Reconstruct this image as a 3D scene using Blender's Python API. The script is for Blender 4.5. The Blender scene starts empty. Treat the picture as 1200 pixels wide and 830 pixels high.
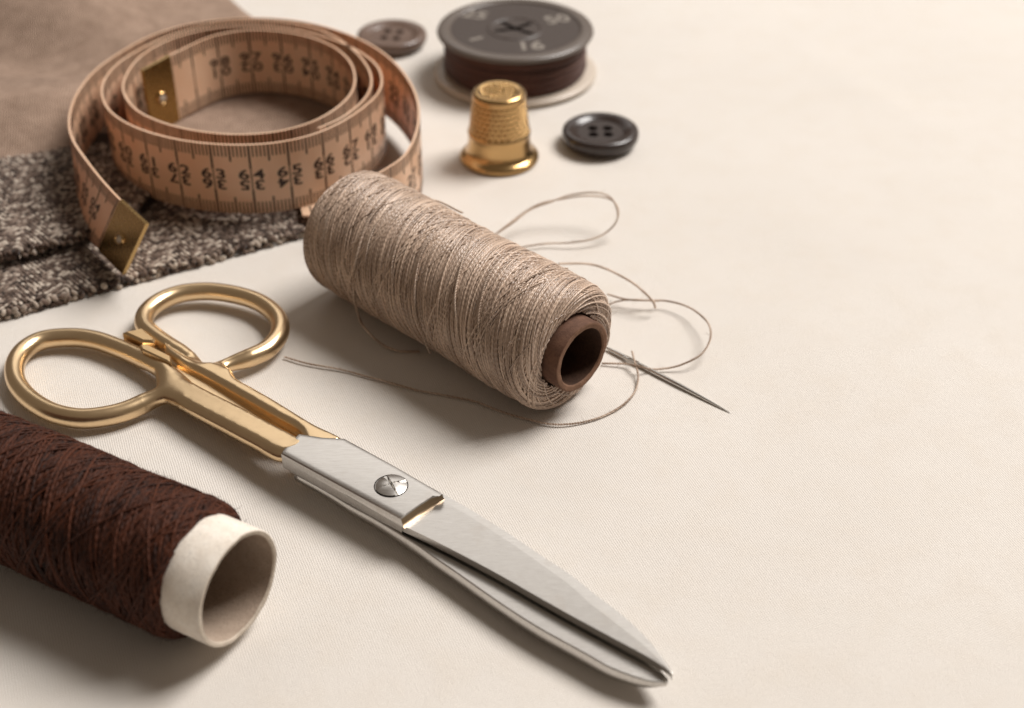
import bpy, math, random
import numpy as np
from mathutils import Vector, Matrix

random.seed(7); RNG = np.random.default_rng(7)
SC = bpy.context.scene
COL = SC.collection
SC.unit_settings.system = 'METRIC'
SC.unit_settings.scale_length = 0.01          # one unit is one centimetre

# ------------------------------------------------------------------ camera, light, exposure
cam_d = bpy.data.cameras.new('camera'); cam = bpy.data.objects.new('camera', cam_d); COL.objects.link(cam)
cam.location = (0, 0, 19.0)
cam.rotation_euler = (math.radians(90 - 36), 0, 0)
cam_d.lens = 50; cam_d.sensor_width = 36; cam_d.clip_start = 0.5; cam_d.clip_end = 600
cam_d.dof.use_dof = True; cam_d.dof.focus_distance = 28.8; cam_d.dof.aperture_fstop = 0.05 / 0.35
SC.camera = cam

world = bpy.data.worlds.new('World'); SC.world = world; world.use_nodes = True
bg = world.node_tree.nodes['Background']
bg.inputs[0].default_value = (1.0, 0.82, 0.66, 1); bg.inputs[1].default_value = 0.18

def area(name, loc, target, size, energy, color, size_y=None):
    d = bpy.data.lights.new(name, 'AREA'); d.energy = energy; d.color = color
    d.shape = 'RECTANGLE'; d.size = size; d.size_y = size_y or size
    o = bpy.data.objects.new(name, d); COL.objects.link(o); o.location = loc
    o.rotation_euler = (Vector(target) - Vector(loc)).to_track_quat('-Z', 'Y').to_euler()
    return o
area('window_light', (108, 92, 170), (0, 27, 0), 100, 690000, (1.0, 0.965, 0.93))
area('back_softbox', (-4, 165, 108), (0, 26, 0), 120, 35000, (1.0, 0.965, 0.93), 66)
SC.view_settings.view_transform = 'Standard'
try: SC.view_settings.look = 'None'
except Exception: pass
SC.view_settings.exposure = 0.0; SC.view_settings.gamma = 1.0
SC.cycles.use_denoising = True
SC.cycles.max_bounces = 8

# ------------------------------------------------------------------ traced plans (centimetres, x y z)
TR = {
 'ub_outer': [[-1.318,20.623,0.655],[-0.781,20.185,0.655],[-0.257,19.711,0.655],[0.041,19.433,0.655],[0.548,18.935,0.655],[1.045,18.463,0.655],[1.531,17.9,0.655],[1.752,17.662,0.655],[1.956,17.427,0.655],[2.32,16.917,0.655],[2.492,16.603,0.655],[2.601,16.362,0.655],[2.692,16.139,0.655]],
 'ub_crease': [[-1.377,20.461,0.668],[-0.776,19.98,0.668],[-0.255,19.488,0.668],[0.041,19.214,0.668],[0.544,18.701,0.668],[1.036,18.193,0.668],[1.358,17.762,0.668],[1.653,17.435,0.668],[1.894,17.164,0.668],[2.222,16.8,0.668],[2.42,16.53,0.668],[2.56,16.307,0.664],[2.688,16.126,0.657]],
 'ub_cut': [[-2.022,19.729,0.66],[-1.541,19.411,0.66],[-0.877,18.941,0.66],[-0.247,18.469,0.66],[0.395,17.958,0.66],[1.025,17.463,0.66],[1.478,17.122,0.66],[1.915,16.797,0.66],[2.179,16.601,0.66],[2.38,16.442,0.66],[2.544,16.282,0.66],[2.689,16.13,0.652]],
 'lb_outer': [[-4.324,21.458,0.455],[-3.917,21.163,0.455],[-3.533,20.861,0.455],[-3.208,20.588,0.455],[-2.645,20.164,0.455],[-2.213,19.808,0.455],[-1.78,19.437,0.455],[-1.406,19.074,0.455],[-1.037,18.734,0.455],[-0.5,18.216,0.455],[0.015,17.74,0.455],[0.523,17.309,0.455],[0.918,17.015,0.455],[1.319,16.713,0.455],[1.628,16.473,0.455],[1.895,16.322,0.455],[2.175,16.195,0.455],[2.371,16.135,0.455],[2.608,16.117,0.455]],
 'lb_inner': [[-3.972,22.413,0.455],[-3.432,21.876,0.455],[-2.863,21.227,0.455],[-2.142,20.478,0.455],[-1.706,19.997,0.455],[-1.284,19.598,0.455],[-0.794,19.232,0.455],[-0.512,18.962,0.455],[0.016,18.566,0.455],[0.538,18.18,0.455],[1.031,17.761,0.455],[1.354,17.515,0.455],[1.656,17.253,0.455],[1.939,17.015,0.455],[2.134,16.839,0.455],[2.27,16.703,0.455],[2.403,16.53,0.455],[2.534,16.36,0.455],[2.635,16.191,0.455]],
 'block': [[-4.544,21.817,0.85],[-4.306,22.277,0.85],[-3.807,22.16,0.85],[-3.357,22.124,0.85],[-2.297,21.279,0.85],[-1.323,20.453,0.85],[-1.538,20.348,0.85],[-1.799,20.09,0.85],[-2.079,19.758,0.85],[-3.215,20.623,0.85],[-4.579,21.662,0.85]],
 'block_toe': [[-4.544,21.817,0.85],[-4.306,22.277,0.85],[-3.807,22.16,0.85],[-3.357,22.124,0.85],[-2.297,21.279,0.85],[-1.297,20.502,0.665],[-1.516,20.258,0.665],[-1.792,19.935,0.665],[-2.017,19.665,0.665],[-3.215,20.623,0.85],[-4.579,21.662,0.85]],
 'screw': [[-2.328,20.663,0.86]],
 'ringL': [[-6.82,24.147,0.44],[-7.179,24.11,0.43],[-7.49,24.105,0.38],[-7.776,23.974,0.32],[-8.202,23.68,0.29],[-8.586,23.515,0.29],[-9.048,23.438,0.29],[-9.557,23.554,0.29],[-9.982,23.797,0.29],[-10.468,24.242,0.29],[-10.841,24.801,0.29],[-11.012,25.43,0.29],[-10.938,25.937,0.29],[-10.645,26.279,0.29],[-9.963,26.39,0.29],[-9.417,26.268,0.29],[-8.906,26.003,0.29],[-8.378,25.649,0.31],[-7.873,25.229,0.36],[-7.437,24.796,0.41],[-6.978,24.348,0.44]],
 'ringR': [[-6.735,25.005,0.37],[-6.447,25.137,0.35],[-6.166,25.33,0.34],[-5.817,25.53,0.35],[-5.483,25.854,0.35],[-5.293,26.44,0.35],[-5.381,27.009,0.35],[-5.676,27.477,0.35],[-6.093,27.834,0.35],[-6.741,28.112,0.35],[-7.329,28.198,0.35],[-7.912,28.064,0.35],[-8.312,27.714,0.35],[-8.501,27.242,0.35],[-8.431,26.78,0.35],[-8.19,26.454,0.34],[-7.751,26.024,0.33],[-7.295,25.635,0.32],[-6.84,25.217,0.33]],
 'shankL': [[-7.818,25.164,0.601],[-7.444,24.896,0.625],[-7.089,24.601,0.648],[-6.436,24.044,0.691],[-5.643,23.409,0.744],[-4.893,22.774,0.797],[-4.326,22.309,0.838],[-4.089,22.064,0.855],[-4.291,21.741,0.835],[-4.62,21.682,0.807],[-5.282,22.192,0.759],[-6.088,22.851,0.702],[-6.671,23.324,0.662],[-7.1,23.688,0.634],[-7.432,23.895,0.611],[-7.667,24.329,0.6]],
 'shankR': [[-7.825,25.926,0.565],[-7.477,25.613,0.578],[-7.116,25.304,0.592],[-6.725,25.123,0.609],[-6.378,25.07,0.625],[-6.121,24.867,0.635],[-5.954,24.52,0.64],[-5.486,24.1,0.66],[-5.031,23.704,0.679],[-4.084,22.826,0.72],[-3.412,22.245,0.751],[-4.064,22.043,0.716],[-4.377,22.631,0.704],[-4.954,23.14,0.679],[-5.8,23.883,0.643],[-6.675,24.626,0.607],[-7.397,25.196,0.578],[-7.722,25.597,0.567]],
 'spur': [[-8.77,26.197,0.6],[-8.531,26.275,0.6],[-8.358,26.364,0.6],[-7.983,25.942,0.6],[-7.988,25.811,0.6],[-8.246,25.833,0.6]],
 'lug': [[-8.254,25.618,0.66],[-8.065,25.618,0.66],[-7.478,25.19,0.66],[-7.409,24.896,0.66],[-7.534,25.0,0.66],[-8.151,25.424,0.66]],
 'neckL': [[-7.775288091052739,24.624343206027905,0.45],[-7.372234422079147,24.0794727239588,0.42],[-7.833701840146854,25.280331374479708,0.35]],
 'neckR': [[-6.166471122477138,25.216885649177392,0.36],[-6.873320124167312,25.280331374479708,0.3]],
 'web': [[-7.413,25.249,0.4],[-6.686,24.748,0.4],[-5.423,23.725,0.4],[-4.373,22.811,0.4],[-4.536,22.425,0.4],[-5.491,22.979,0.4],[-6.518,23.783,0.4],[-7.234,24.502,0.4]],
 'needle': [[4.706,23.966,0.06],[2.177,26.289,0.08]],
 'tapeA': [[-8.458,28.446,2.05],[-8.932,29.046,2.065],[-9.409,29.664,2.08],[-10.02,30.546,2.1],[-10.617,31.49,2.132],[-11.132,32.385,2.164],[-11.421,33.126,2.195],[-11.601,34.042,2.227],[-11.645,35.156,2.259],[-11.481,36.326,2.291],[-11.053,37.385,2.323],[-10.424,38.433,2.355],[-9.573,39.153,2.386],[-8.51,39.515,2.418],[-7.513,39.565,2.45],[-6.362,39.376,2.45],[-5.192,38.874,2.4],[-4.136,38.025,2.35],[-3.278,36.808,2.3],[-2.672,35.28,2.25],[-2.437,33.849,2.2],[-2.505,32.601,2.1],[-2.739,31.761,2.035],[-3.077,31.347,1.97]],
 'tapeB': [[-4.928,32.506,2.45],[-4.381,33.102,2.45],[-3.935,34.039,2.45],[-3.774,34.807,2.45],[-3.81,35.547,2.45],[-4.045,36.422,2.45],[-4.568,37.504,2.45],[-5.403,38.574,2.45],[-6.463,39.189,2.45],[-7.481,39.345,2.45],[-8.69,39.127,2.45],[-9.716,38.392,2.45],[-10.516,37.214,2.45],[-10.908,36.2,2.45],[-10.974,35.174,2.45],[-10.803,34.343,2.45],[-10.44,33.541,2.45],[-9.784,32.766,2.45],[-8.9,32.156,2.45],[-7.975,31.788,2.45],[-6.993,31.63,2.45],[-6.049,31.697,2.45],[-5.139,32.086,2.45],[-4.435,32.766,2.45],[-3.825,33.789,2.45],[-3.534,34.651,2.45],[-3.514,35.44,2.45],[-3.758,36.366,2.45],[-4.437,37.388,2.45],[-5.365,38.212,2.45],[-6.413,38.788,2.45],[-7.431,39.003,2.45],[-8.638,38.818,2.45],[-9.682,38.093,2.45],[-10.301,36.985,2.45],[-10.462,35.871,2.45],[-10.401,34.964,2.45],[-10.151,34.241,2.45],[-9.645,33.443,2.45],[-8.805,32.766,2.45],[-7.861,32.342,2.45],[-6.866,32.179,2.45],[-5.922,32.342,2.45],[-5.12,32.862,2.45],[-4.549,33.689,2.45],[-4.255,34.6,2.45],[-4.239,35.44,2.45],[-4.478,36.534,2.45],[-5.025,37.504,2.45],[-5.804,38.212,2.45],[-6.685,38.604,2.45],[-7.632,38.696,2.45],[-8.545,38.272,2.45],[-9.419,37.1,2.45],[-9.8,36.588,2.4],[-10.179,36.023,2.38]],
 'thread_low': [[-5.152,25.984,0.05],[-4.762,25.788,0.05],[-4.303,25.627,0.05],[-3.812,25.499,0.05],[-3.023,25.15,0.05],[-2.247,24.808,0.05],[-1.489,24.563,0.05],[-0.739,24.291,0.05],[-0.183,23.964,0.05],[0.364,23.7,0.05],[0.905,23.526,0.05],[1.452,23.613,0.05],[2.01,23.875,0.05],[2.455,24.261,0.05],[2.713,24.777,0.05],[2.795,25.183,0.12],[2.738,25.525,0.22],[2.698,25.836,0.3]],
 'thread_a': [[1.114,28.564,0.9],[1.647,29.038,0.6],[2.064,29.08,0.5],[2.487,28.62,0.6],[2.863,28.173,0.6],[3.147,27.85,0.5],[3.325,27.714,0.35],[3.375,27.721,0.2]],
 'thread_b': [[2.269,28.151,0.3],[2.622,27.969,0.3],[3.129,27.971,0.25],[3.641,28.009,0.2],[4.114,27.719,0.25],[4.389,27.183,0.35],[4.521,26.628,0.4],[4.46,26.091,0.4],[4.238,25.738,0.3],[3.902,25.552,0.2],[3.523,25.495,0.1],[3.14,25.458,0.08],[2.808,25.424,0.2],[2.579,25.624,0.1],[2.013,25.724,0.05]],
 'thread_b2': [[2.139,27.833,0.1],[2.476,28.092,0.12],[2.837,28.082,0.2],[3.195,28.016,0.22],[3.472,27.95,0.24]],
 'loop': [[-0.643,30.591,0.3],[-0.216,31.005,0.4],[0.218,31.515,0.5],[0.659,31.862,0.6],[1.208,31.951,0.7],[1.754,31.952,0.8],[2.3,31.908,0.8],[2.594,31.689,0.8],[2.714,31.43,0.7],[2.642,31.174,0.5],[2.424,31.004,0.3],[2.052,30.837,0.2],[1.51,30.753,0.15],[0.864,30.753,0.1],[0.215,30.589,0.1]],
 'loop2': [[-0.517,30.755,0.3],[0.0,31.09,0.5],[0.436,31.559,0.6],[0.983,31.733,0.75],[1.53,31.864,0.9],[2.183,31.864,0.95],[2.518,31.601,0.95],[2.654,31.258,0.85],[2.686,31.259,0.6]],
 'spool_strand': [[-2.834,27.832,3.015],[-3.049,27.58,2.92],[-3.229,27.317,2.745],[-3.413,26.958,2.343],[-3.551,26.75,1.689],[-3.583,26.851,1.048],[-3.557,27.168,0.36],[-3.275,26.279,0.55],[-3.01,26.333,0.18],[-2.62,26.215,0.05],[-2.094,26.181,0.05]],
 'tweed1': [[-12.486,29.466,0.55],[-11.393,30.061,0.55],[-10.668,30.549,0.55],[-10.132,31.006,0.55],[-9.594,31.515,0.55]],
 'tweed0': [[-12.996,26.978,0.3],[-11.988,27.574,0.3],[-10.94,28.151,0.3],[-9.872,28.782,0.3],[-8.763,29.394,0.3],[-7.621,30.024,0.3],[-6.451,30.714,0.3],[-5.321,31.341,0.3]],
 'slack': [[[-3.997,28.216,2.773],[-4.214,27.924,2.459],[-4.307,27.61,1.914],[-4.25,27.502,1.232],[-4.012,27.783,0.466]],[[-3.344,28.081,2.931],[-3.569,27.729,2.735],[-3.735,27.432,2.43],[-3.753,27.052,1.852],[-3.58,26.834,1.333]],[[-2.683,27.618,2.959],[-3.044,27.208,2.724],[-3.221,26.826,2.319],[-3.235,26.5,1.635],[-2.987,26.452,0.836]],[[-1.355,27.066,2.967],[-1.866,26.287,2.811],[-2.069,25.808,2.406],[-2.093,25.427,1.782],[-1.893,25.395,0.823],[-1.815,25.606,0.419]],[[-0.801,26.554,2.96],[-1.045,25.609,2.845],[-1.199,24.971,2.404],[-1.134,24.484,1.715],[-0.986,24.446,0.935]],[[-2.687,27.674,2.966],[-2.321,27.922,2.982],[-1.769,28.531,2.633],[-1.114,27.928,2.658]],[[-1.992,27.58,2.981],[-2.433,26.81,2.805],[-2.622,26.276,2.345],[-2.591,25.908,1.781]],[[-0.128,25.787,2.965],[-0.513,24.965,2.795],[-0.702,24.363,2.271],[-0.607,23.956,1.617]],[[1.189,25.67,2.612],[0.777,25.098,2.939],[0.322,24.742,2.939],[0.13,24.526,2.853]]],
}


# ------------------------------------------------------------------ helpers
def mesh(name, V, F, mats=None, parent=None, smooth=True, uv=None):
    me = bpy.data.meshes.new(name)
    V = np.asarray(V, dtype=np.float32)
    if isinstance(F, np.ndarray):
        k = F.shape[1]; n = len(F)
        me.vertices.add(len(V)); me.vertices.foreach_set('co', V.ravel())
        me.loops.add(n * k); me.loops.foreach_set('vertex_index', F.astype(np.int32).ravel())
        me.polygons.add(n); me.polygons.foreach_set('loop_start', np.arange(0, n * k, k, dtype=np.int32))
        me.update(calc_edges=True)
    else:
        me.from_pydata(V.tolist(), [], F); me.update()
    if uv is not None:
        l = me.uv_layers.new(name='UVMap'); l.data.foreach_set('uv', np.asarray(uv, dtype=np.float32).ravel())
    me.validate()
    me.polygons.foreach_set('use_smooth', np.full(len(me.polygons), bool(smooth)))
    if mats: me.materials.append(mats)
    o = bpy.data.objects.new(name, me); COL.objects.link(o)
    if parent: o.parent = parent
    return o

def thing(name, label, cat, loc=(0, 0, 0), group=None):
    o = bpy.data.objects.new(name, None); COL.objects.link(o); o.location = loc; o.empty_display_size = .5
    tag(o, label, cat, group); return o
def tag(o, label=None, cat=None, group=None, kind=None):
    if label: o['label'] = label
    if cat: o['category'] = cat
    if group: o['group'] = group
    if kind: o['kind'] = kind
    return o
def shift(V, root): return np.asarray(V, float) - np.array(root.location)

def spline(P, ds=None, n=None, closed=False):
    P = np.asarray(P, float)
    if closed: Q = np.vstack([P[-1], P, P[0], P[1]])
    else: Q = np.vstack([2 * P[0] - P[1], P, 2 * P[-1] - P[-2]])
    out = []
    m = len(Q) - 3
    for i in range(m):
        p0, p1, p2, p3 = Q[i:i + 4]
        # centripetal form
        t0 = 0; t1 = t0 + max(np.linalg.norm(p1 - p0), 1e-5) ** .5
        t2 = t1 + max(np.linalg.norm(p2 - p1), 1e-5) ** .5; t3 = t2 + max(np.linalg.norm(p3 - p2), 1e-5) ** .5
        t = np.linspace(t1, t2, 14, endpoint=False)[:, None]
        A1 = (t1 - t) / (t1 - t0) * p0 + (t - t0) / (t1 - t0) * p1
        A2 = (t2 - t) / (t2 - t1) * p1 + (t - t1) / (t2 - t1) * p2
        A3 = (t3 - t) / (t3 - t2) * p2 + (t - t2) / (t3 - t2) * p3
        B1 = (t2 - t) / (t2 - t0) * A1 + (t - t0) / (t2 - t0) * A2
        B2 = (t3 - t) / (t3 - t1) * A2 + (t - t1) / (t3 - t1) * A3
        out.append((t2 - t) / (t2 - t1) * B1 + (t - t1) / (t2 - t1) * B2)
    out.append((P[0] if closed else P[-1])[None]); C = np.vstack(out)
    L = np.concatenate([[0], np.cumsum(np.linalg.norm(np.diff(C, axis=0), axis=1))])
    if n is None: n = max(3, int(L[-1] / ds) + 1)
    s = np.linspace(0, L[-1], n)
    return np.stack([np.interp(s, L, C[:, k]) for k in range(P.shape[1])], 1)

def frames(C, closed=False):
    T = np.gradient(C, axis=0)
    if closed: T[0] = T[-1] = C[1] - C[-2]
    T /= np.linalg.norm(T, axis=1)[:, None] + 1e-12
    N = np.zeros_like(C)
    a = np.array([0, 0, 1.]) if abs(T[0][2]) < .9 else np.array([1., 0, 0])
    v = a - T[0] * (a @ T[0]); N[0] = v / np.linalg.norm(v)
    for i in range(1, len(C)):
        v = N[i - 1] - T[i] * (N[i - 1] @ T[i]); N[i] = v / (np.linalg.norm(v) + 1e-12)
    return T, N, np.cross(T, N)

def tube(C, r, sides=6, N=None, B=None, cap=True, ry=None):
    """V, F for a swept tube; r may vary along it"""
    C = np.asarray(C, float); n = len(C)
    if N is None: _, N, B = frames(C)
    r = np.broadcast_to(np.asarray(r, float), (n,)); ry = r if ry is None else np.broadcast_to(np.asarray(ry, float), (n,))
    a = np.linspace(0, 2 * math.pi, sides, endpoint=False)
    V = C[:, None] + r[:, None, None] * np.cos(a)[None, :, None] * N[:, None] + ry[:, None, None] * np.sin(a)[None, :, None] * B[:, None]
    i = np.arange(n - 1)[:, None]; j = np.arange(sides)[None]; j2 = (j + 1) % sides
    F = np.stack([i * sides + j, i * sides + j2, (i + 1) * sides + j2, (i + 1) * sides + j], -1).reshape(-1, 4)
    return V.reshape(-1, 3), F
class Bag:
    def __init__(s): s.V = []; s.F = []; s.n = 0; s.U = []
    def add(s, V, F, uv=None):
        s.V.append(np.asarray(V, float)); s.F.append(np.asarray(F) + s.n); s.n += len(V)
        if uv is not None: s.U.append(uv)
    def build(s, name, mat, parent=None, root=None, smooth=True):
        V = np.vstack(s.V)
        if root is not None: V = shift(V, root)
        return mesh(name, V, np.vstack(s.F), mat, parent, smooth, np.vstack(s.U) if s.U else None)

def lathe(prof, seg=64, closed=False):
    prof = np.asarray(prof, float); n = len(prof)
    a = np.linspace(0, 2 * math.pi, seg, endpoint=False)
    V = np.stack([prof[:, None, 0] * np.cos(a), prof[:, None, 0] * np.sin(a), np.broadcast_to(prof[:, None, 1], (n, seg))], -1).reshape(-1, 3)
    F = []
    m = n if closed else n - 1
    for i in range(m):
        i2 = (i + 1) % n
        for j in range(seg):
            k = (j + 1) % seg; F.append((i * seg + j, i * seg + k, i2 * seg + k, i2 * seg + j))
    return V, np.array(F)

def curve_mesh(loops, depth, bevel=0.0):
    """flat outline with holes, extruded: vertices and faces"""
    cu = bpy.data.curves.new('tmp', 'CURVE'); cu.dimensions = '2D'; cu.fill_mode = 'BOTH'
    for L in loops:
        sp = cu.splines.new('POLY'); sp.points.add(len(L) - 1); sp.use_cyclic_u = True
        for p, q in zip(sp.points, L): p.co = (q[0], q[1], 0, 1)
    cu.extrude = depth / 2; cu.bevel_depth = bevel; cu.bevel_resolution = 2
    return eval_mesh(cu)
def eval_mesh(data):
    o = bpy.data.objects.new('tmp', data); COL.objects.link(o)
    dg = bpy.context.evaluated_depsgraph_get(); me = bpy.data.meshes.new_from_object(o.evaluated_get(dg))
    V = np.array([v.co[:] for v in me.vertices]); F = [tuple(p.vertices) for p in me.polygons]
    bpy.data.objects.remove(o); bpy.data.meshes.remove(me)
    return V, F
def text_mesh(s, size, depth=0.0):
    cu = bpy.data.curves.new('txt', 'FONT'); cu.body = s; cu.size = size; cu.align_x = 'CENTER'; cu.align_y = 'CENTER'
    cu.resolution_u = 3; cu.extrude = depth; cu.offset = size * .022
    return eval_mesh(cu)
def circle2(r, n=64, c=(0, 0), sx=1, sy=1, rot=0):
    a = np.linspace(0, 2 * math.pi, n, endpoint=False); x = r * sx * np.cos(a); y = r * sy * np.sin(a)
    return [(c[0] + u * math.cos(rot) - v * math.sin(rot), c[1] + u * math.sin(rot) + v * math.cos(rot)) for u, v in zip(x, y)]

def vnoise(P, seed=0, octaves=3):
    """cheap smooth noise in numpy: sums of random sines, about -1..1"""
    r = np.random.default_rng(seed); P = np.asarray(P, float); out = 0; amp = 1; tot = 0; f = 1
    for o in range(octaves):
        for k in range(4):
            d = r.normal(size=P.shape[1]); d /= np.linalg.norm(d)
            out = out + amp * np.sin((P @ d) * f * (1 + .5 * r.random()) + r.random() * 6.28)
        tot += amp * 2.2; amp *= .5; f *= 2.03
    return out / tot

# ------------------------------------------------------------------ materials
class M:
    def __init__(s, name):
        s.m = bpy.data.materials.new(name); s.m.use_nodes = True; s.t = s.m.node_tree; s.n = s.t.nodes
        s.b = s.n['Principled BSDF']
    def node(s, typ, **kw):
        n = s.n.new(typ)
        for k, v in kw.items():
            if k.startswith('i_'): n.inputs[k[2:].replace('_', ' ')].default_value = v
            else: setattr(n, k, v)
        return n
    def link(s, a, b): s.t.links.new(a, b)
    def set(s, **kw):
        for k, v in kw.items():
            k = {'base': 'Base Color', 'rough': 'Roughness', 'metal': 'Metallic', 'spec': 'Specular IOR Level', 'coat': 'Coat Weight', 'coatr': 'Coat Roughness',
                 'sheen': 'Sheen Weight', 'sheenr': 'Sheen Roughness', 'sheent': 'Sheen Tint', 'aniso': 'Anisotropic', 'sss': 'Subsurface Weight', 'trans': 'Transmission Weight'}[k]
            if isinstance(v, tuple) and len(v) == 3: v = (*v, 1)
            s.b.inputs[k].default_value = v
        return s
    def obj(s, scale=(1, 1, 1), rot=(0, 0, 0)):
        tc = s.node('ShaderNodeTexCoord'); mp = s.node('ShaderNodeMapping'); mp.inputs['Scale'].default_value = scale; mp.inputs['Rotation'].default_value = rot
        s.link(tc.outputs['Object'], mp.inputs['Vector']); return mp.outputs[0]
    def noise(s, vec, scale, detail=4, rough=.55):
        n = s.node('ShaderNodeTexNoise'); n.inputs['Scale'].default_value = scale; n.inputs['Detail'].default_value = detail; n.inputs['Roughness'].default_value = rough
        if vec: s.link(vec, n.inputs['Vector'])
        return n.outputs['Fac']
    def ramp(s, fac, stops):
        r = s.node('ShaderNodeValToRGB'); e = r.color_ramp.elements
        while len(e) < len(stops): e.new(.5)
        for x, (p, c) in zip(e, stops): x.position = p; x.color = (*c, 1) if len(c) == 3 else c
        s.link(fac, r.inputs[0]); return r.outputs[0]
    def mix(s, fac, a, b, blend='MIX'):
        n = s.node('ShaderNodeMix', data_type='RGBA', blend_type=blend)
        for k, v in ((0, fac), (6, a), (7, b)):
            if hasattr(v, 'links'): s.link(v, n.inputs[k])
            else: n.inputs[k].default_value = v if k == 0 else ((*v, 1) if len(v) == 3 else v)
        return n.outputs[2]
    def math(s, op, a, b=0, c=None):
        n = s.node('ShaderNodeMath', operation=op)
        for k, v in enumerate((a, b) if c is None else (a, b, c)):
            if hasattr(v, 'links'): s.link(v, n.inputs[k])
            else: n.inputs[k].default_value = v
        return n.outputs[0]
    def bump(s, h, strength=.3, dist=.05, normal=None):
        n = s.node('ShaderNodeBump'); n.inputs['Strength'].default_value = strength; n.inputs['Distance'].default_value = dist
        s.link(h, n.inputs['Height'])
        if normal: s.link(normal, n.inputs['Normal'])
        s.link(n.outputs[0], s.b.inputs['Normal']); return n.outputs[0]
    def color(s, sock): s.link(sock, s.b.inputs['Base Color']); return s
    def roughs(s, sock): s.link(sock, s.b.inputs['Roughness']); return s

def weave(mt, kx, ky, rot=0, distort=.25, twill=False):
    v = mt.obj(rot=(0, 0, rot))
    n = mt.node('ShaderNodeTexNoise'); n.inputs['Scale'].default_value = 1.3; n.inputs['Detail'].default_value = 3; mt.link(v, n.inputs['Vector'])
    add = mt.node('ShaderNodeVectorMath', operation='MULTIPLY_ADD'); mt.link(n.outputs['Color'], add.inputs[0]); add.inputs[1].default_value = (distort,) * 3; mt.link(v, add.inputs[2])
    sp = mt.node('ShaderNodeSeparateXYZ'); mt.link(add.outputs[0], sp.inputs[0])
    sx = mt.math('SINE', mt.math('MULTIPLY', sp.outputs[0], kx)); sy = mt.math('SINE', mt.math('MULTIPLY', sp.outputs[1], ky))
    if twill:
        d = mt.math('SINE', mt.math('ADD', mt.math('MULTIPLY', sp.outputs[0], kx), mt.math('MULTIPLY', sp.outputs[1], ky)))
        return mt.math('ADD', d, mt.math('MULTIPLY', sy, .35))
    return mt.math('ADD', mt.math('MULTIPLY', sx, sy), mt.math('MULTIPLY', mt.math('ADD', mt.math('ABSOLUTE', sx), mt.math('ABSOLUTE', sy)), .5))

def m_cloth():
    m = M('cream_cotton').set(rough=.88, spec=.25, sheen=.15, sheenr=.5)
    w = weave(m, 2 * math.pi / .062, 2 * math.pi / .07, .35, .05)
    v = m.obj(); big = m.noise(v, .12, 3); mid = m.noise(v, 1.1, 5, .6); fine = m.noise(v, 32, 3, .7)
    c = m.ramp(big, [(.3, (.69, .648, .598)), (.7, (.735, .695, .647))])
    c = m.mix(m.math('MULTIPLY', m.ramp(mid, [(.45, (0, 0, 0)), (.75, (1, 1, 1))]), .30), c, (.655, .585, .50))
    c = m.mix(m.math('MULTIPLY', m.ramp(w, [(.0, (1, 1, 1)), (1, (0, 0, 0))]), .34), c, (.50, .43, .36))
    m.color(c)
    h = m.math('ADD', m.math('MULTIPLY', w, .5), m.math('ADD', m.math('MULTIPLY', fine, 1.2), m.math('MULTIPLY', mid, 1.5)))
    m.bump(h, .65, .016); return m.m
def m_taupe():
    m = M('taupe_wool_cloth').set(rough=.9, spec=.15, sheen=.06, sheenr=.45)
    w = weave(m, 2 * math.pi / .10, 2 * math.pi / .10, .6, twill=True); v = m.obj()
    mott = m.noise(v, 2.2, 5, .65); fine = m.noise(v, 26, 3)
    c = m.ramp(mott, [(.3, (.215, .142, .10)), (.7, (.36, .252, .188))])
    c = m.mix(m.math('MULTIPLY', m.ramp(w, [(0, (1, 1, 1)), (.9, (0, 0, 0))]), .3), c, (.18, .12, .09))
    c = m.mix(m.math('MULTIPLY', m.ramp(fine, [(.4, (0, 0, 0)), (.7, (1, 1, 1))]), .25), c, (.50, .39, .31))
    m.color(c); m.bump(m.math('ADD', w, m.math('MULTIPLY', fine, 1.5)), .5, .02); return m.m
def m_yarn(name, stops, rough=.85):
    m = M(name).set(rough=rough, spec=.25, sheen=.25)
    g = m.node('ShaderNodeNewGeometry'); v = m.obj()
    patch = m.noise(v, .9, 3)
    f = m.math('ADD', m.math('MULTIPLY', g.outputs['Random Per Island'], .8), m.math('MULTIPLY', patch, .3))
    c = m.ramp(f, stops); fine = m.noise(v, 60, 2)
    m.color(m.mix(m.math('MULTIPLY', fine, .5), c, (.05, .03, .02))); m.bump(fine, .6, .01); return m.m
def m_thread(name, dark, light, rough, spec, k=1.0, sheen=.2, ply=.17, bs=.55, nv=.6):
    """twisted thread: uv = (turns along, angle/2pi)"""
    m = M(name).set(rough=rough, spec=spec, sheen=sheen, sheenr=.4)
    tc = m.node('ShaderNodeTexCoord'); sp = m.node('ShaderNodeSeparateXYZ'); m.link(tc.outputs['UV'], sp.inputs[0])
    plyw = ply; ply = m.math('SINE', m.math('MULTIPLY', m.math('ADD', m.math('MULTIPLY', sp.outputs[0], k), sp.outputs[1]), 2 * math.pi))
    v = m.obj(); n = m.noise(v, 1.6, 4, .6); g = m.node('ShaderNodeNewGeometry')
    f = m.math('ADD', m.math('MULTIPLY', ply, plyw), m.math('ADD', m.math('MULTIPLY', n, nv), m.math('ADD', m.math('MULTIPLY', g.outputs['Random Per Island'], .45), (.75 - nv) * .5)))
    m.color(m.ramp(f, [(.25, dark), (.85, light)])); fine = m.noise(v, 45, 2)
    m.bump(m.math('ADD', ply, fine), bs, .012); return m.m
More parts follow.
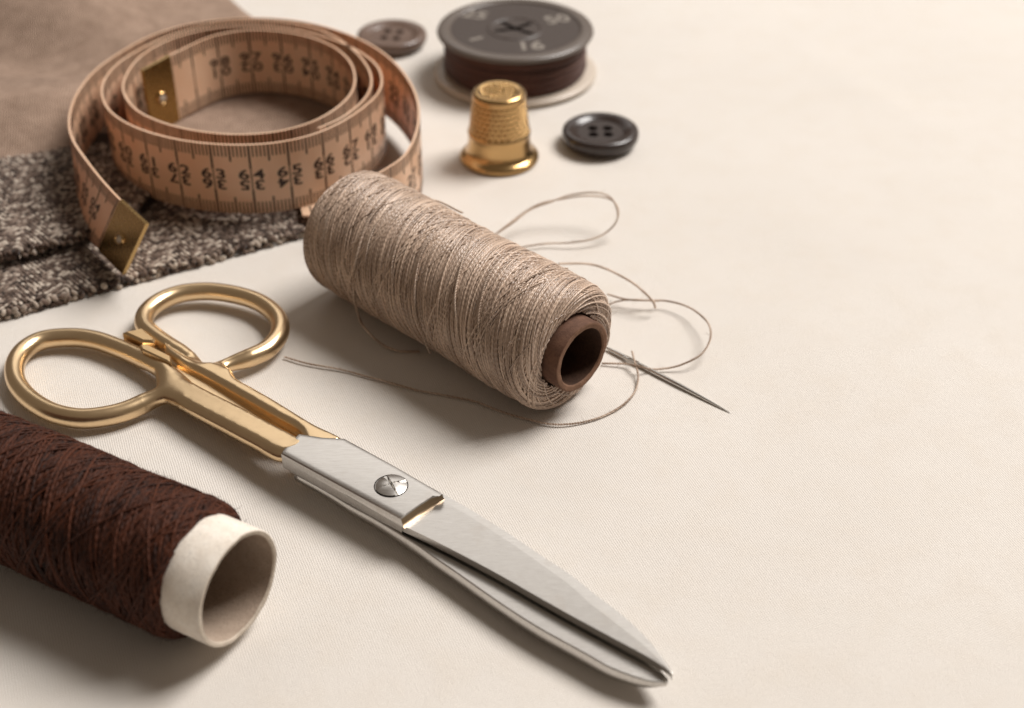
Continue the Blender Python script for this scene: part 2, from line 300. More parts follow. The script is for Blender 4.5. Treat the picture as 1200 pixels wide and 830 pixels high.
def m_gold(name='satin_gold', base=(.82, .61, .37), rough=.27, extra=0):
    m = M(name).set(metal=1.0)
    v = m.obj(); n = m.noise(v, .9, 4); f = m.noise(v, 30, 3, .7)
    w = m.noise(v, 5, 6, .75); c = m.mix(n, base, tuple(c * .84 for c in base)); m.color(m.mix(m.math('MULTIPLY', m.ramp(w, [(.55, (0, 0, 0)), (.70, (1, 1, 1))]), .22), c, tuple(c_ * .6 for c_ in base)))
    m.roughs(m.math('ADD', rough - .04, m.math('ADD', m.math('MULTIPLY', w, .12), m.math('MULTIPLY', f, .02)))); m.bump(f, .02, .01); return m.m
def m_steel(rot=.0, name='brushed_steel'):
    m = M(name).set(metal=1.0)
    v = m.obj(scale=(1.2, 26, 8), rot=(0, 0, rot)); br = m.noise(v, 3, 4, .7); v2 = m.obj(); n = m.noise(v2, 1.2, 5, .65)
    c = m.mix(m.ramp(br, [(.35, (0, 0, 0)), (.65, (1, 1, 1))]), (.50, .475, .445), (.64, .62, .59)); c = m.mix(m.math('MULTIPLY', m.ramp(n, [(.55, (0, 0, 0)), (.75, (1, 1, 1))]), .35), c, (.44, .375, .31))
    m.color(c); m.roughs(m.math('ADD', .22, m.math('ADD', m.math('MULTIPLY', br, .10), m.math('MULTIPLY', n, .05)))); m.bump(br, .05, .006); return m.m
def m_tape():
    m = M('tape_coated_cloth').set(rough=.36, spec=.5, coat=.35, coatr=.2, sss=.0)
    v = m.obj(); n = m.noise(v, .7, 4, .6); f = m.noise(v, 40, 3)
    c = m.ramp(n, [(.3, (.83, .545, .35)), (.7, (.90, .66, .465))]); c = m.mix(m.math('MULTIPLY', f, .15), c, (.5, .28, .16))
    m.color(c); m.bump(f, .12, .01)
    tr = m.node('ShaderNodeBsdfTranslucent'); tr.inputs[0].default_value = (.80, .36, .13, 1); mx = m.node('ShaderNodeMixShader'); mx.inputs[0].default_value = .24
    out = m.n['Material Output']; m.link(m.b.outputs[0], mx.inputs[1]); m.link(tr.outputs[0], mx.inputs[2]); m.link(mx.outputs[0], out.inputs[0]); return m.m
def m_plain(name, base, rough=.5, spec=.5, metal=0, nz=8, amt=.25, bump=.1, coat=0):
    m = M(name).set(rough=rough, spec=spec, metal=metal, coat=coat)
    v = m.obj(); n = m.noise(v, nz, 5, .65)
    m.color(m.mix(n, base, tuple(c * (1 - amt) for c in base))); m.roughs(m.math('ADD', rough - .05, m.math('MULTIPLY', n, .1))); m.bump(n, bump, .02); return m.m
def m_card(name, a, b):
    m = M(name).set(rough=.8, spec=.3)
    v = m.obj(); n = m.noise(v, 3, 5, .65); f = m.noise(v, 24, 4, .7)
    c = m.mix(m.ramp(n, [(.35, (0, 0, 0)), (.65, (1, 1, 1))]), a, b); c = m.mix(m.math('MULTIPLY', m.ramp(f, [(.56, (0, 0, 0)), (.64, (1, 1, 1))]), .7), c, tuple(x * .55 for x in a))
    big = m.noise(v, 1.1, 5, .7); c = m.mix(m.math('MULTIPLY', m.ramp(big, [(.5, (0, 0, 0)), (.68, (1, 1, 1))]), .35), c, tuple(x * .6 for x in b))
    m.color(c); m.bump(m.math('ADD', f, m.math('MULTIPLY', n, 2)), .35, .02); return m.m

MT = dict(
    cloth=m_cloth(), taupe=m_taupe(),
    tweed=m_yarn('tweed_yarn', [(0.12, (.022, .012, .008)), (.38, (.10, .06, .042)), (.64, (.26, .19, .148)), (.92, (.68, .58, .48))]),
    tweed_base=m_plain('tweed_backing', (.07, .048, .036), .9, .2),
    beige=m_thread('beige_cotton_thread', (.20, .125, .084), (.65, .49, .375), .28, .6, ply=.07, bs=.25, nv=.35),
    loose=m_thread('loose_beige_thread', (.30, .20, .14), (.66, .52, .41), .45, .4),
    brown=m_thread('dark_brown_thread', (.010, .0028, .0016), (.078, .022, .009), .62, .2, sheen=.02, ply=.08, bs=.35),
    choc=m_thread('chocolate_thread', (.034, .012, .008), (.12, .044, .027), .55, .35),
    core=m_card('brown_paper_tube', (.17, .085, .052), (.10, .048, .03)), core_in_shade=m_card('brown_paper_tube_inside_shade', (.075, .036, .021), (.045, .022, .013)),  # inside colour darkened to paint the shade within the tube
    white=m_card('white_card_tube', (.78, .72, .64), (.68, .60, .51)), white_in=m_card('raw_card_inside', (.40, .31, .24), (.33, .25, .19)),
    white_rim=m_card('cut_card_edge', (.58, .50, .41), (.46, .385, .305)), core_rim=m_card('cut_brown_edge', (.23, .125, .078), (.16, .085, .05)),
    stain=m_plain('heat_stained_steel', (.46, .34, .22), .34, .5, 1, 5, .35, .02), gold=m_gold(), brass=m_gold('polished_brass', (.56, .36, .16), .20), tipbrass=m_gold('tip_brass', (.46, .30, .115), .24),
    steel=m_steel(math.radians(38)), steel2=m_steel(math.radians(-50), 'screw_steel'), needle=m_plain('needle_steel', (.68, .66, .63), .24, .5, 1, 4, .1, .0),
    tape=m_tape(), ink=m_plain('dark_brown_ink', (.05, .026, .017), .5, .4, 0, 30, .3, .02),
    disc=m_plain('grey_brown_plastic', (.062, .046, .039), .42, .35, 0, 6, .25, .05), discrim=m_plain('pale_plastic_rim', (.12, .096, .08), .34, .5, 0, 6, .15, .05),
    flange=m_plain('ivory_plastic', (.55, .47, .39), .35, .5, 0, 6, .1, .03), white_ink=m_plain('white_print', (.27, .235, .20), .6, .4, 0, 20, .3, .05),
    button=m_plain('dark_button_horn', (.032, .019, .015), .30, .42, 0, 5, .4, .05, .3), button2=m_plain('brown_button_horn', (.15, .092, .066), .36, .5, 0, 3, .4, .05, .2),
    hole=m_plain('painted_recess_shade', (.012, .007, .005), .9, .1), lug=m_gold('worn_gold', (.74, .52, .28), .3),  # hole: near-black colour standing in for the shade of a recess
)

# ------------------------------------------------------------------ table cloth
def cloth():
    nx, ny = 300, 300
    x = np.linspace(-75, 75, nx); x = np.sign(x) * (np.abs(x) / 75) ** 1.5 * 75; y = np.linspace(-1, 1, ny); y = 32 + np.sign(y) * np.abs(y) ** 1.5 * 75
    X, Y = np.meshgrid(x, y, indexing='ij'); P = np.stack([X, Y], -1).reshape(-1, 2)
    z = -.012 + .012 * vnoise(P * .35, 3, 2)
    def ridge(p, q, w, h):
        p = np.array(p); q = np.array(q); d = (q - p); L = np.linalg.norm(d); d = d / L
        t = (P - p) @ d; s = (P - p) @ np.array([-d[1], d[0]]) + .35 * np.sin(t * .5)
        return h * np.exp(-(s / w) ** 2) * np.clip(1 - np.abs(t / L - .5) * 1.6, 0, 1)
    z = z + ridge((1.5, 41.3), (9.5, 45.6), .6, .10) + ridge((9.5, 43.5), (12.5, 37), .7, .05) + ridge((5, 33), (14, 29), 1.3, .03) + ridge((3, 19), (10, 23), 1.2, .02)
    V = np.column_stack([P, z]); i, j = np.meshgrid(np.arange(nx - 1), np.arange(ny - 1), indexing='ij')
    F = np.stack([i * ny + j, (i + 1) * ny + j, (i + 1) * ny + j + 1, i * ny + j + 1], -1).reshape(-1, 4)
    o = mesh('table_cloth', V, F, MT['cloth']); tag(o, kind='structure', label='cream cotton cloth covering the table')
cloth()

# ------------------------------------------------------------------ folded fabrics (heights from a plan outline)
def poly_dist(P, poly):
    """signed distance, positive inside"""
    poly = np.asarray(poly, float); n = len(poly); d = np.full(len(P), 1e9); ins = np.zeros(len(P), bool)
    for i in range(n):
        a = poly[i]; b = poly[(i + 1) % n]; ab = b - a; t = np.clip(((P - a) @ ab) / (ab @ ab), 0, 1)
        d = np.minimum(d, np.linalg.norm(P - a - t[:, None] * ab, axis=1))
        c = ((a[1] > P[:, 1]) != (b[1] > P[:, 1])); xx = a[0] + (P[:, 1] - a[1]) / (b[1] - a[1] + 1e-12) * ab[0]; ins ^= c & (P[:, 0] < xx)
    return np.where(ins, d, -d)
def snap(P, poly):
    poly = np.asarray(poly, float); best = np.full(len(P), 1e9); Q = P.copy()
    for i in range(len(poly)):
        a = poly[i]; ab = poly[(i + 1) % len(poly)] - a; t = np.clip(((P - a) @ ab) / (ab @ ab), 0, 1); c = a + t[:, None] * ab; d = np.linalg.norm(P - c, axis=1)
        m = d < best; best[m] = d[m]; Q[m] = c[m]
    return Q
def sheet(name, poly, H, low, R, step, mat, parent=None, root=None):
    """closed cloth body over a plan polygon with rounded edge of radius R; H(P) top height; low(P) underside"""
    poly = np.asarray(poly, float); mn = poly.min(0) - .1; mx = poly.max(0) + .1
    nx = int((mx[0] - mn[0]) / step); ny = int((mx[1] - mn[1]) / step)
    X, Y = np.meshgrid(np.linspace(mn[0], mx[0], nx), np.linspace(mn[1], mx[1], ny), indexing='ij'); P = np.stack([X, Y], -1).reshape(-1, 2)
    d = poly_dist(P, poly); lo = low(P); hi = H(P)
    mid = lo + np.minimum((hi - lo) * .5, R)
    k = np.sqrt(np.clip(1 - (1 - np.clip(d / R, 0, 1)) ** 2, 0, 1))
    top = mid + (hi - mid) * k; bot = mid - (mid - lo) * k
    idx = np.arange(nx * ny).reshape(nx, ny); q = np.stack([idx[:-1, :-1], idx[1:, :-1], idx[1:, 1:], idx[:-1, 1:]], -1).reshape(-1, 4)
    keep = (d[q] > -step * 1.5).all(1) & (d[q] > 0).any(1); q = q[keep]
    P = np.where((d < 0)[:, None], snap(P, poly), P)
    V = np.vstack([np.column_stack([P, top]), np.column_stack([P, bot])]); F = np.vstack([q, q[:, ::-1] + nx * ny])
    used = np.unique(F); mp = -np.ones(len(V), int); mp[used] = np.arange(len(used))
    V = V[used]; F = mp[F]
    if root is not None: V = shift(V, root)
    return mesh(name, V, F, mat, parent)

tw0_edge = np.array(TR['tweed0'])[:, :2]; tw1_edge = np.array(TR['tweed1'])[:, :2]
tw0_poly = [tuple(p) for p in [(-22, 24.5)] + tw0_edge.tolist() + [(-4.9, 32.2), (-4.6, 35.8), (-9, 37.5), (-22, 36)]]
tw1_poly = [(-22, 27.2), (-16, 28.4)] + tw1_edge.tolist() + [(-9.3, 33), (-9.6, 36), (-22, 35.5)]
def tw0_H(P): return .26 + .03 * vnoise(P * .9, 5, 2)
def tw1_H(P): return .66 + .05 * vnoise(P * .8, 9, 2)
def tweed(name, label, poly, H, low, thick, edge_pts, view, loc, seed):
    root = thing(name, label, 'fabric', loc)
    sheet('backing', poly, lambda P: H(P) - .03, low, .10, .12, MT['tweed_base'], root, root)
    r = np.random.default_rng(seed); b = Bag()
    # short spun-yarn floats laid in a broken herringbone
    a = np.linspace(0, 2 * math.pi, 6, endpoint=False)
    def knot(c, d, up, L, w, hh, flat=.9):
        d = d / np.linalg.norm(d); side = np.cross(up, d); side /= np.linalg.norm(side) + 1e-9; up2 = np.cross(d, side)
        t = np.array([-1, -.72, 0, .72, 1]); rr = np.array([.12, .75, 1, .75, .12])
        C = c + d * (t * L / 2)[:, None] + up2 * ((1 - t ** 2) * hh)[:, None]
        V = C[:, None] + (rr[:, None] * w / 2)[..., None] * (np.cos(a)[None, :, None] * side + np.sin(a)[None, :, None] * up2 * flat)
        i = np.arange(4)[:, None]; j = np.arange(6)[None]; j2 = (j + 1) % 6
        b.add(V.reshape(-1, 3), np.stack([i * 6 + j, i * 6 + j2, (i + 1) * 6 + j2, (i + 1) * 6 + j], -1).reshape(-1, 4))
    x0, x1, y0, y1 = view; th = .12; ct, st = math.cos(th), math.sin(th)
    row = 0; v = y0 - 4
    pts = []; dirs = []
    while v < y1 + 4:
        u = x0 - 4 + (row % 2) * .055
        k = 0
        while u < x1 + 4:
            x = u * ct - v * st * 1.0; y = u * st + v * ct
            x += r.normal() * .006; y += r.normal() * .006
            if x0 < x < x1 and y0 < y < y1:
                band = int(math.floor(u / .6)) % 2
                ang = (math.radians(52) if band else math.radians(128)) + r.normal() * .10
                pts.append((x, y)); dirs.append(ang)
            u += .135; k += 1
        v += .088; row += 1
    pts = np.array(pts); dirs = np.array(dirs); d = poly_dist(pts, poly); ok = d > .03; pts = pts[ok]; dirs = dirs[ok]; d = d[ok]; hz = H(pts)
    for p, g, dd, z in zip(pts, dirs, d, hz):
        kk = math.sqrt(max(0, 1 - (1 - min(dd / .10, 1)) ** 2)); zz = z - .03 - (1 - kk) * .08
        knot(np.array([p[0], p[1], zz]), np.array([math.cos(g), math.sin(g), r.normal() * .1]), np.array([0, 0, 1.]), .18 * (1 + r.normal() * .14), .10 * (1 + r.normal() * .12), .010, .5)
    # looped yarns along the cut edge
    E = spline(np.column_stack([edge_pts, np.zeros(len(edge_pts))]), ds=.11); T = np.gradient(E, axis=0); T /= np.linalg.norm(T, axis=1)[:, None]
    nrm = np.column_stack([T[:, 1], -T[:, 0], np.zeros(len(T))])
    HE = H(E[:, :2]); LO = low(E[:, :2]); alt = 0
    for p, t, n_, h, lo in zip(E, T, nrm, HE, LO):
        for k in range(2 + int((h - lo) > .3)):
            f = (k + .5) / (2 + int((h - lo) > .3))
            c = p.copy(); c[2] = lo + (h - lo) * (1 - f) * 1.0 - .01; c[:2] += n_[:2] * (.03 + .05 * math.sin(math.pi * f) + r.normal() * .02); c += t * r.normal() * .03
            dd = t * .7 + np.array([0, 0, (.7 if (k + alt) % 2 else -.7)]) + n_ * .3 + r.normal(size=3) * .25
            knot(c, dd, n_ + np.array([0, 0, .5]), .21 * (1 + r.normal() * .15), .125 * (1 + r.normal() * .18), .02)
        if r.random() < .15: knot(p + n_ * .1 + np.array([0, 0, lo + .06]), n_ + r.normal(size=3) * .5, np.array([0, 0, 1.]), .22, .035, .01)
        alt += 1
    tag(b.build('yarn', MT['tweed'], root, root), kind='stuff')
    return root
tweed('tweed_fabric', 'lower speckled grey brown tweed layer with looped edge on the cream cloth', tw0_poly, tw0_H, lambda P: np.full(len(P), .005), .28, tw0_edge, (-14.5, -4.6, 26.8, 32.6), (-9, 30, 0), 21)
tweed('tweed_fabric', 'upper speckled tweed layer at the left edge just below the taupe cloth', tw1_poly, tw1_H, lambda P: np.full(len(P), .44), .2, tw1_edge, (-14.9, -9.4, 29, 35.2), (-12, 32, .3), 22)

def taupe():
    poly = [(-26, 29.5), (-17, 32.3), (-15, 32.9), (-13.67, 33.35), (-12.86, 33.7), (-12.1, 34.1), (-11.3, 34.6), (-10.2, 34.0), (-8.8, 33.2), (-7.2, 33.0), (-5.9, 33.6), (-4.7, 35.0), (-4.2, 36.9), (-4.9, 39.2), (-6.6, 41.6), (-8.0, 43.8), (-8.9, 45.1), (-9.7, 46.4), (-11, 50), (-13, 58), (-34, 58), (-34, 32)]
    cx, cy = -7.0, 35.4
    def H(P):
        x = P[:, 0]; y = P[:, 1]
        r = np.hypot(x - cx, y - cy)
        out = 1 / (1 + np.exp(-(r - 5.0) * 1.6))                  # 0 under the coil, 1 away from it
        left = 1 / (1 + np.exp((x + 11.4) * 1.3))
        # big soft folds
        f = .95 * np.exp(-(((y - 36.6) - .12 * (x + 14)) / 1.75) ** 2) + 1.75 / (1 + np.exp(-((y - 41.3) + .22 * (x + 14)) * 1.5)) * (.45 + .55 / (1 + np.exp((x + 12.8) * .9)))
        f = f + .16 * np.exp(-(((y - 38.6) + .35 * (x + 14)) / .55) ** 2) + .12 * vnoise(P * np.array([.35, .8]), 31, 3)
        inner = .05 * np.exp(-(((y - 35.4) + .25 * (x + 7.5)) / 1.1) ** 2) - .02
        return .42 + out * left * (.18 + .95 * f) + out * (1 - left) * (.08 + .12 * f) + (1 - out) * inner
    def low(P): return np.where(poly_dist(P, tw1_poly) > -.3, .72, np.where(poly_dist(P, tw0_poly) > -.3, .31, .01))
    o = sheet('draped_fabric', poly, H, lambda P: np.minimum(low(P), H(P) - .08), .95, .12, MT['taupe'])
    tag(o, 'soft plain taupe cloth in loose folds behind and under the coiled tape', 'fabric')
taupe()


TAIL = [(-3.55, 31.0, 1.85), (-3.75, 31.8, 1.5), (-4.1, 32.5, 1.0), (-4.7, 33.1, .56), (-5.3, 33.35, .48), (-5.9, 33.4, .47)]
# ------------------------------------------------------------------ measuring tape
def measuring_tape():
    root = thing('measuring_tape', 'coiled peach measuring tape on edge with brass tips and dark numbers', 'measuring tape', (-7, 35, .5))
    W = 1.95
    lean0 = np.array([.92, -.48, 1.70]); lean0 /= np.linalg.norm(lean0); v0 = np.array([0, 0, 1.])
    k = np.ones(9) / 9; RUN = {}
    def use(pts, outer):
        C = spline(np.array(pts), ds=.05)
        S = C.copy()
        for a in range(3): S[:, a] = np.convolve(np.pad(C[:, a], 4, mode='edge'), k, mode='valid')
        C = S; C[:4] = C[4] + (C[4] - C[5]) * np.arange(4, 0, -1)[:, None]
        s = np.concatenate([[0], np.cumsum(np.linalg.norm(np.diff(C, axis=0), axis=1))]); L = s[-1]
        U = np.tile(v0, (len(s), 1))
        if outer:
            w = np.clip(1 - (s - 1.4) / 5.0, 0, 1); w = w * w * (3 - 2 * w); U = v0 + (lean0 - v0) * w[:, None]
            w = np.clip((s - (L - 3.6)) / 2.6, 0, 1); w = w * w * (3 - 2 * w); U = U + (np.array([-.25, 1, .0]) - U) * w[:, None]
        U /= np.linalg.norm(U, axis=1)[:, None]
        T = np.gradient(C, axis=0); T /= np.linalg.norm(T, axis=1)[:, None]
        Nn = np.cross(T, U); Nn /= np.linalg.norm(Nn, axis=1)[:, None]
        RUN.update(C=C, s=s, L=L, U=U, N=Nn)
    def pos(ss, h, off):
        """ss along, h 0..W from the bottom, off along the normal"""
        ss = np.asarray(ss, float); s = RUN['s']; C = RUN['C']; U = RUN['U']; Nn = RUN['N']; P = np.stack([np.interp(ss, s, C[:, a]) for a in range(3)], -1)
        u = np.stack([np.interp(ss, s, U[:, a]) for a in range(3)], -1); m = np.stack([np.interp(ss, s, Nn[:, a]) for a in range(3)], -1)
        h = np.asarray(h, float); bow = .035 * np.sin(math.pi * h / W) * 0
        return P + u * (h - W)[..., None] + m * (off + bow)[..., None]
    def ribbon(s0, s1, t, grow, name, mat, par, ds=.06, hn=4):
        m = max(2, int((s1 - s0) / ds)); ss = np.linspace(s0, s1, m)
        hs = np.linspace(-grow, W + grow, hn); prof = [(h, t / 2) for h in hs] + [(h, -t / 2) for h in hs[::-1]]
        # rounded rims
        prof = [(-grow, t * .28), *prof[1:hn - 1], (W + grow, t * .28)] if False else prof
        kk = len(prof); V = np.stack([pos(ss, np.full(m, h), np.full(m, o)) for h, o in prof], 1).reshape(-1, 3)
        i = np.arange(m - 1)[:, None]; j = np.arange(kk)[None]; j2 = (j + 1) % kk
        F = np.stack([i * kk + j, (i + 1) * kk + j, (i + 1) * kk + j2, i * kk + j2], -1).reshape(-1, 4).tolist()
        F.append(list(range(kk))); F.append([(m - 1) * kk + q for q in range(kk)][::-1])
        o = mesh(name, shift(V, root), F, mat, par, True)
        return o
    def autosharp(o, ang=40):
        o.data.set_sharp_from_angle(angle=math.radians(ang))
    for pts, outer, first in ((TR['tapeA'] + TAIL, True, 3), (TR['tapeB'], False, 42)):
        use(pts, outer)
        L = RUN['L']; band = ribbon(0.02, L - .02, .058, 0, 'band', MT['tape'], root); autosharp(band)
        # ticks
        tk = Bag(); off = .029 + .004
        def quad(a0, a1, h0, h1, side):
            ss = np.array([a0, a1, a1, a0]); hh = np.array([h0, h0, h1, h1])
            tk.add(pos(ss, hh, np.full(4, side * off)), np.array([[0, 1, 2, 3]]))
        cm = 0.96                                   # the tape has a slightly tight print
        s_start = 1.45 if outer else .3; s_end = L - (.2 if outer else 1.15)
        i = 0
        while s_start + i * cm / 10 < s_end:
            x = s_start + i * cm / 10; j = i % 10
            for side in (1, -1):
                if j == 0:
                    quad(x - .027, x + .027, .01, .66, side); quad(x - .027, x + .027, 1.28, W - .01, side); quad(x - .015, x + .015, .66, 1.28, side)
                else:
                    l = .47 if j == 5 else .33; wd = .023 if j == 5 else .0175
                    quad(x - wd, x + wd, .01, l, side); quad(x - wd, x + wd, W - l, W - .01, side)
            i += 1
        o = tk.build('tick_marks', MT['ink'], root, root, False); tag(o, kind='stuff')
        # numerals, two rows back to back, digits either side of the line
        G = {c: text_mesh(c, .40) for c in '0123456789'}
        for c in G:
            V, F = G[c]; V = V - (V.max(0) + V.min(0)) / 2; G[c] = (V, F)
        Vs = []; Fs = []; cnt = [0]
        def put(ch, x, h, side, flip):
            nn = cnt[0]
            V, F = G[ch]; gx = V[:, 0] * 1.45 * (-1 if flip else 1); gy = V[:, 1] * .95 * (-1 if flip else 1)
            P = pos(x + gx * side * DIRS, h + gy, np.full(len(V), side * (off + .002))); Vs.append(P); Fs.extend([tuple(q + nn for q in f) for f in F]); cnt[0] += len(V)
        ncm = int((s_end - s_start) / cm)
        DIRS = 1
        for c_ in range(1, ncm):
            x = s_start + c_ * cm; up = '%02d' % ((c_ + first) % 100); dn = '%02d' % ((99 - c_ - first) % 100)
            for side in (1, -1):
                for q, ch in enumerate(up): put(ch, x + (q - .5) * .37 * side, 1.125, side, False)
                for q, ch in enumerate(dn): put(ch, x - (q - .5) * .37 * side, .82, side, True)
        tag(mesh('numerals', shift(np.vstack(Vs), root), Fs, MT['ink'], root, False), kind='stuff')
        # brass tips at both ends, each with an eyelet
        for s0, s1 in ([(0.0, 1.36)] if outer else [(L - 1.05, L)]):
            tip = ribbon(max(s0, 0.0), min(s1, L), .10, .015, 'end_tip', MT['tipbrass'], root, ds=.08, hn=3); autosharp(tip)
            sm = (s0 + s1) / 2; c = pos(np.array([sm]), np.array([W * .47]), np.array([0.]))[0]
            u = pos(np.array([sm]), np.array([W * .47 + .1]), np.array([0.]))[0] - c; u /= np.linalg.norm(u)
            tt = pos(np.array([sm + .1]), np.array([W * .47]), np.array([0.]))[0] - c; tt /= np.linalg.norm(tt); nm = np.cross(tt, u)
            V, F = lathe([(.20, -.055), (.20, .085), (.18, .115), (.145, .115), (.13, .09), (.125, .0), (.13, -.09), (.145, -.115), (.18, -.115)], 32, True)
            V = c + V[:, :1] * tt + V[:, 1:2] * u + V[:, 2:] * nm
            e = mesh('eyelet', shift(V, root), F, MT['brass'], tip)
            V, F = lathe([(.0001, -.09), (.13, -.09), (.13, .09), (.0001, .09)], 24); V = c + V[:, :1] * tt + V[:, 1:2] * u + V[:, 2:] * nm
            mesh('eyelet_light_fill', shift(V, root), F, MT['flange'], tip)  # pale plug added for the bright background seen through the eyelet

measuring_tape()

# ------------------------------------------------------------------ thread
def uv_tube(C, r, sides, su):
    """tube with per loop uv: (length * su, angle)"""
    V, F = tube(C, r, sides); n = len(C)
    L = np.concatenate([[0], np.cumsum(np.linalg.norm(np.diff(C, axis=0), axis=1))]) * su
    i = np.arange(n - 1)[:, None]; j = np.arange(sides)[None]
    z = np.zeros((n - 1, sides))
    uv = np.stack([np.stack([L[:-1, None] + z, j / sides + z], -1), np.stack([L[:-1, None] + z, (j + 1) / sides + z], -1), np.stack([L[1:, None] + z, (j + 1) / sides + z], -1), np.stack([L[1:, None] + z, j / sides + z], -1)], 2).reshape(-1, 2)
    return V, F, uv
def fibre(bag, p, d, L, r, rng):
    m = 6; t = np.linspace(0, 1, m)[:, None]; d = d / np.linalg.norm(d); a = rng.normal(size=3); a -= d * (a @ d)
    C = p + d * t * L + a * (t ** 2) * L * .45 * rng.random() + rng.normal(size=3) * L * .08 * np.sin(t * 6)
    V, F, uv = uv_tube(C, r * (1 - .6 * t[:, 0]), 3, 0); bag.add(V, F, uv)
def plied(bag, C, r, pitch=.12, plies=2, fuzz=0, seed=1):
    """a loose thread: plies twisted round a centre line, with stray fibres"""
    C = spline(C, ds=.022); L = np.concatenate([[0], np.cumsum(np.linalg.norm(np.diff(C, axis=0), axis=1))])
    rng = np.random.default_rng(seed); C = C + .008 * np.stack([vnoise(L[:, None] * 3, seed + q, 2) for q in range(3)], 1)
    C[:, 2] = np.maximum(C[:, 2], r * 1.0)
    _, N, B = frames(C)
    for k in range(plies):
        a = 2 * math.pi * (L / pitch + k / plies); D = C + (r * .5) * (np.cos(a)[:, None] * N + np.sin(a)[:, None] * B)
        V, F, uv = uv_tube(D, r * .56, 5, 0); bag.add(V, F, uv)
    for q in range(int(L[-1] * fuzz)):
        i = rng.integers(1, len(C) - 2); fibre(bag, C[i], rng.normal(size=3) + (C[i + 1] - C[i]) / .022, .08 + .12 * rng.random(), .0035, rng)

def winding(A, D, prof, r, pitch, lead, seed, jit=.35, seg=56, sides=5, lift=.0, tw=14, u0=0.0, u1=1.0, skip=0.0, wob=.0):
    """cross wound thread on a body of revolution: many starts, each climbing `lead` along the profile per turn.
    prof: (axial, radius) points; A origin, D axis"""
    rng = np.random.default_rng(seed); prof = np.asarray(prof, float)
    l = np.concatenate([[0], np.cumsum(np.linalg.norm(np.diff(prof, axis=0), axis=1))]); Lp = l[-1]
    D = D / np.linalg.norm(D); e1 = np.cross(D, [0, 0, 1.]); e1 /= np.linalg.norm(e1); e2 = np.cross(D, e1)
    dl = np.gradient(prof, axis=0); nr = np.stack([-dl[:, 1], dl[:, 0]], 1); nr /= np.linalg.norm(nr, axis=1)[:, None]
    bag = Bag(); starts = max(1, int(abs(lead) / pitch)); ntot = abs(Lp / lead)
    for k in range(-0, starts):
        # one start: from u=-lead..Lp
        turns = ntot + 1
        t = np.linspace(0, turns, int(turns * seg)); ph = k / starts
        u = (t - 1 + ph) * abs(lead) if lead > 0 else Lp - (t - 1 + ph) * abs(lead)
        th = 2 * math.pi * t + rng.normal() * .0
        u = u + jit * pitch * (1.5 * np.interp(t, np.arange(0, turns + 1.01, .23), rng.normal(size=len(np.arange(0, turns + 1.01, .23)))) + rng.normal())
        u = u + wob * np.sin(th * 2 + rng.random() * 6)
        off = lift + r * .45 * np.interp(t, np.arange(0, turns + 1.01, .31), rng.normal(size=len(np.arange(0, turns + 1.01, .31))))
        ok = (u > 0) & (u < Lp)
        idx = np.where(ok)[0]
        if len(idx) < 8: continue
        for grp in np.split(idx, np.where(np.diff(idx) > 1)[0] + 1):
            if len(grp) < 6: continue
            if skip and rng.random() < skip: continue
            uu = u[grp]; ax = np.interp(uu, l, prof[:, 0]); rr = np.interp(uu, l, prof[:, 1]); na = np.interp(uu, l, nr[:, 0]); nb = np.interp(uu, l, nr[:, 1]); o = off[grp]
            ax = ax + na * o; rr = rr + nb * o; a = th[grp]
            C = A + D * ax[:, None] + rr[:, None] * (np.cos(a)[:, None] * e1 + np.sin(a)[:, None] * e2)
            V, F, uv = uv_tube(C, r, sides, tw); bag.add(V, F, uv)
    return bag, (e1, e2, l, Lp, nr)
def body(A, D, prof, seg=64):
    V, F = lathe([(p[1], p[0]) for p in prof], seg); D = D / np.linalg.norm(D); e1 = np.cross(D, [0, 0, 1.]); e1 /= np.linalg.norm(e1); e2 = np.cross(D, e1)
    return A + V[:, :1] * e1 + V[:, 1:2] * e2 + V[:, 2:] * D, F
def hollow(A, D, x0, x1, ro, ri, name, mo, mi, mr, root, seed):
    """paper tube: outer wall and inner wall, rough rim"""
    xs = np.linspace(x0, x1, 12)
    prof = [(ro, x) for x in xs] + [(ro - .015, x1 + .012), (ro - .05, x1 + .02), ((ro + ri) / 2, x1 + .012), (ri + .04, x1 + .018), (ri + .012, x1 + .01), (ri, x1 - .02)]
    seg = 96
    def place(prof):
        V, F = lathe(prof, seg); rad = np.hypot(V[:, 0], V[:, 1]); dn = 1 + .003 * vnoise(V * 1.1, seed, 1) + .0015 * vnoise(V * 9, seed + 1, 2)
        V[:, 2] += np.where(V[:, 2] > x1 - .03, 0.010 * vnoise(V * 11, seed + 2, 3), 0); V[:, :2] *= dn[:, None]
        e1 = np.cross(D, [0, 0, 1.]); e1 /= np.linalg.norm(e1); e2 = np.cross(D, e1)
        return A + V[:, :1] * e1 + V[:, 1:2] * e2 + V[:, 2:] * D, F
    V, F = place(prof); o = mesh(name, shift(V, root), F[:, ::-1], mo, root); o.data.materials.append(mr)
    o.data.polygons.foreach_set('material_index', np.repeat([0] * 12 + [1] * (len(prof) - 13), seg).astype(np.int32))
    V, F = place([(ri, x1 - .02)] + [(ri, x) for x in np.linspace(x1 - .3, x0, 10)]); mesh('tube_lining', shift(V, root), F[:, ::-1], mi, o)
    return o

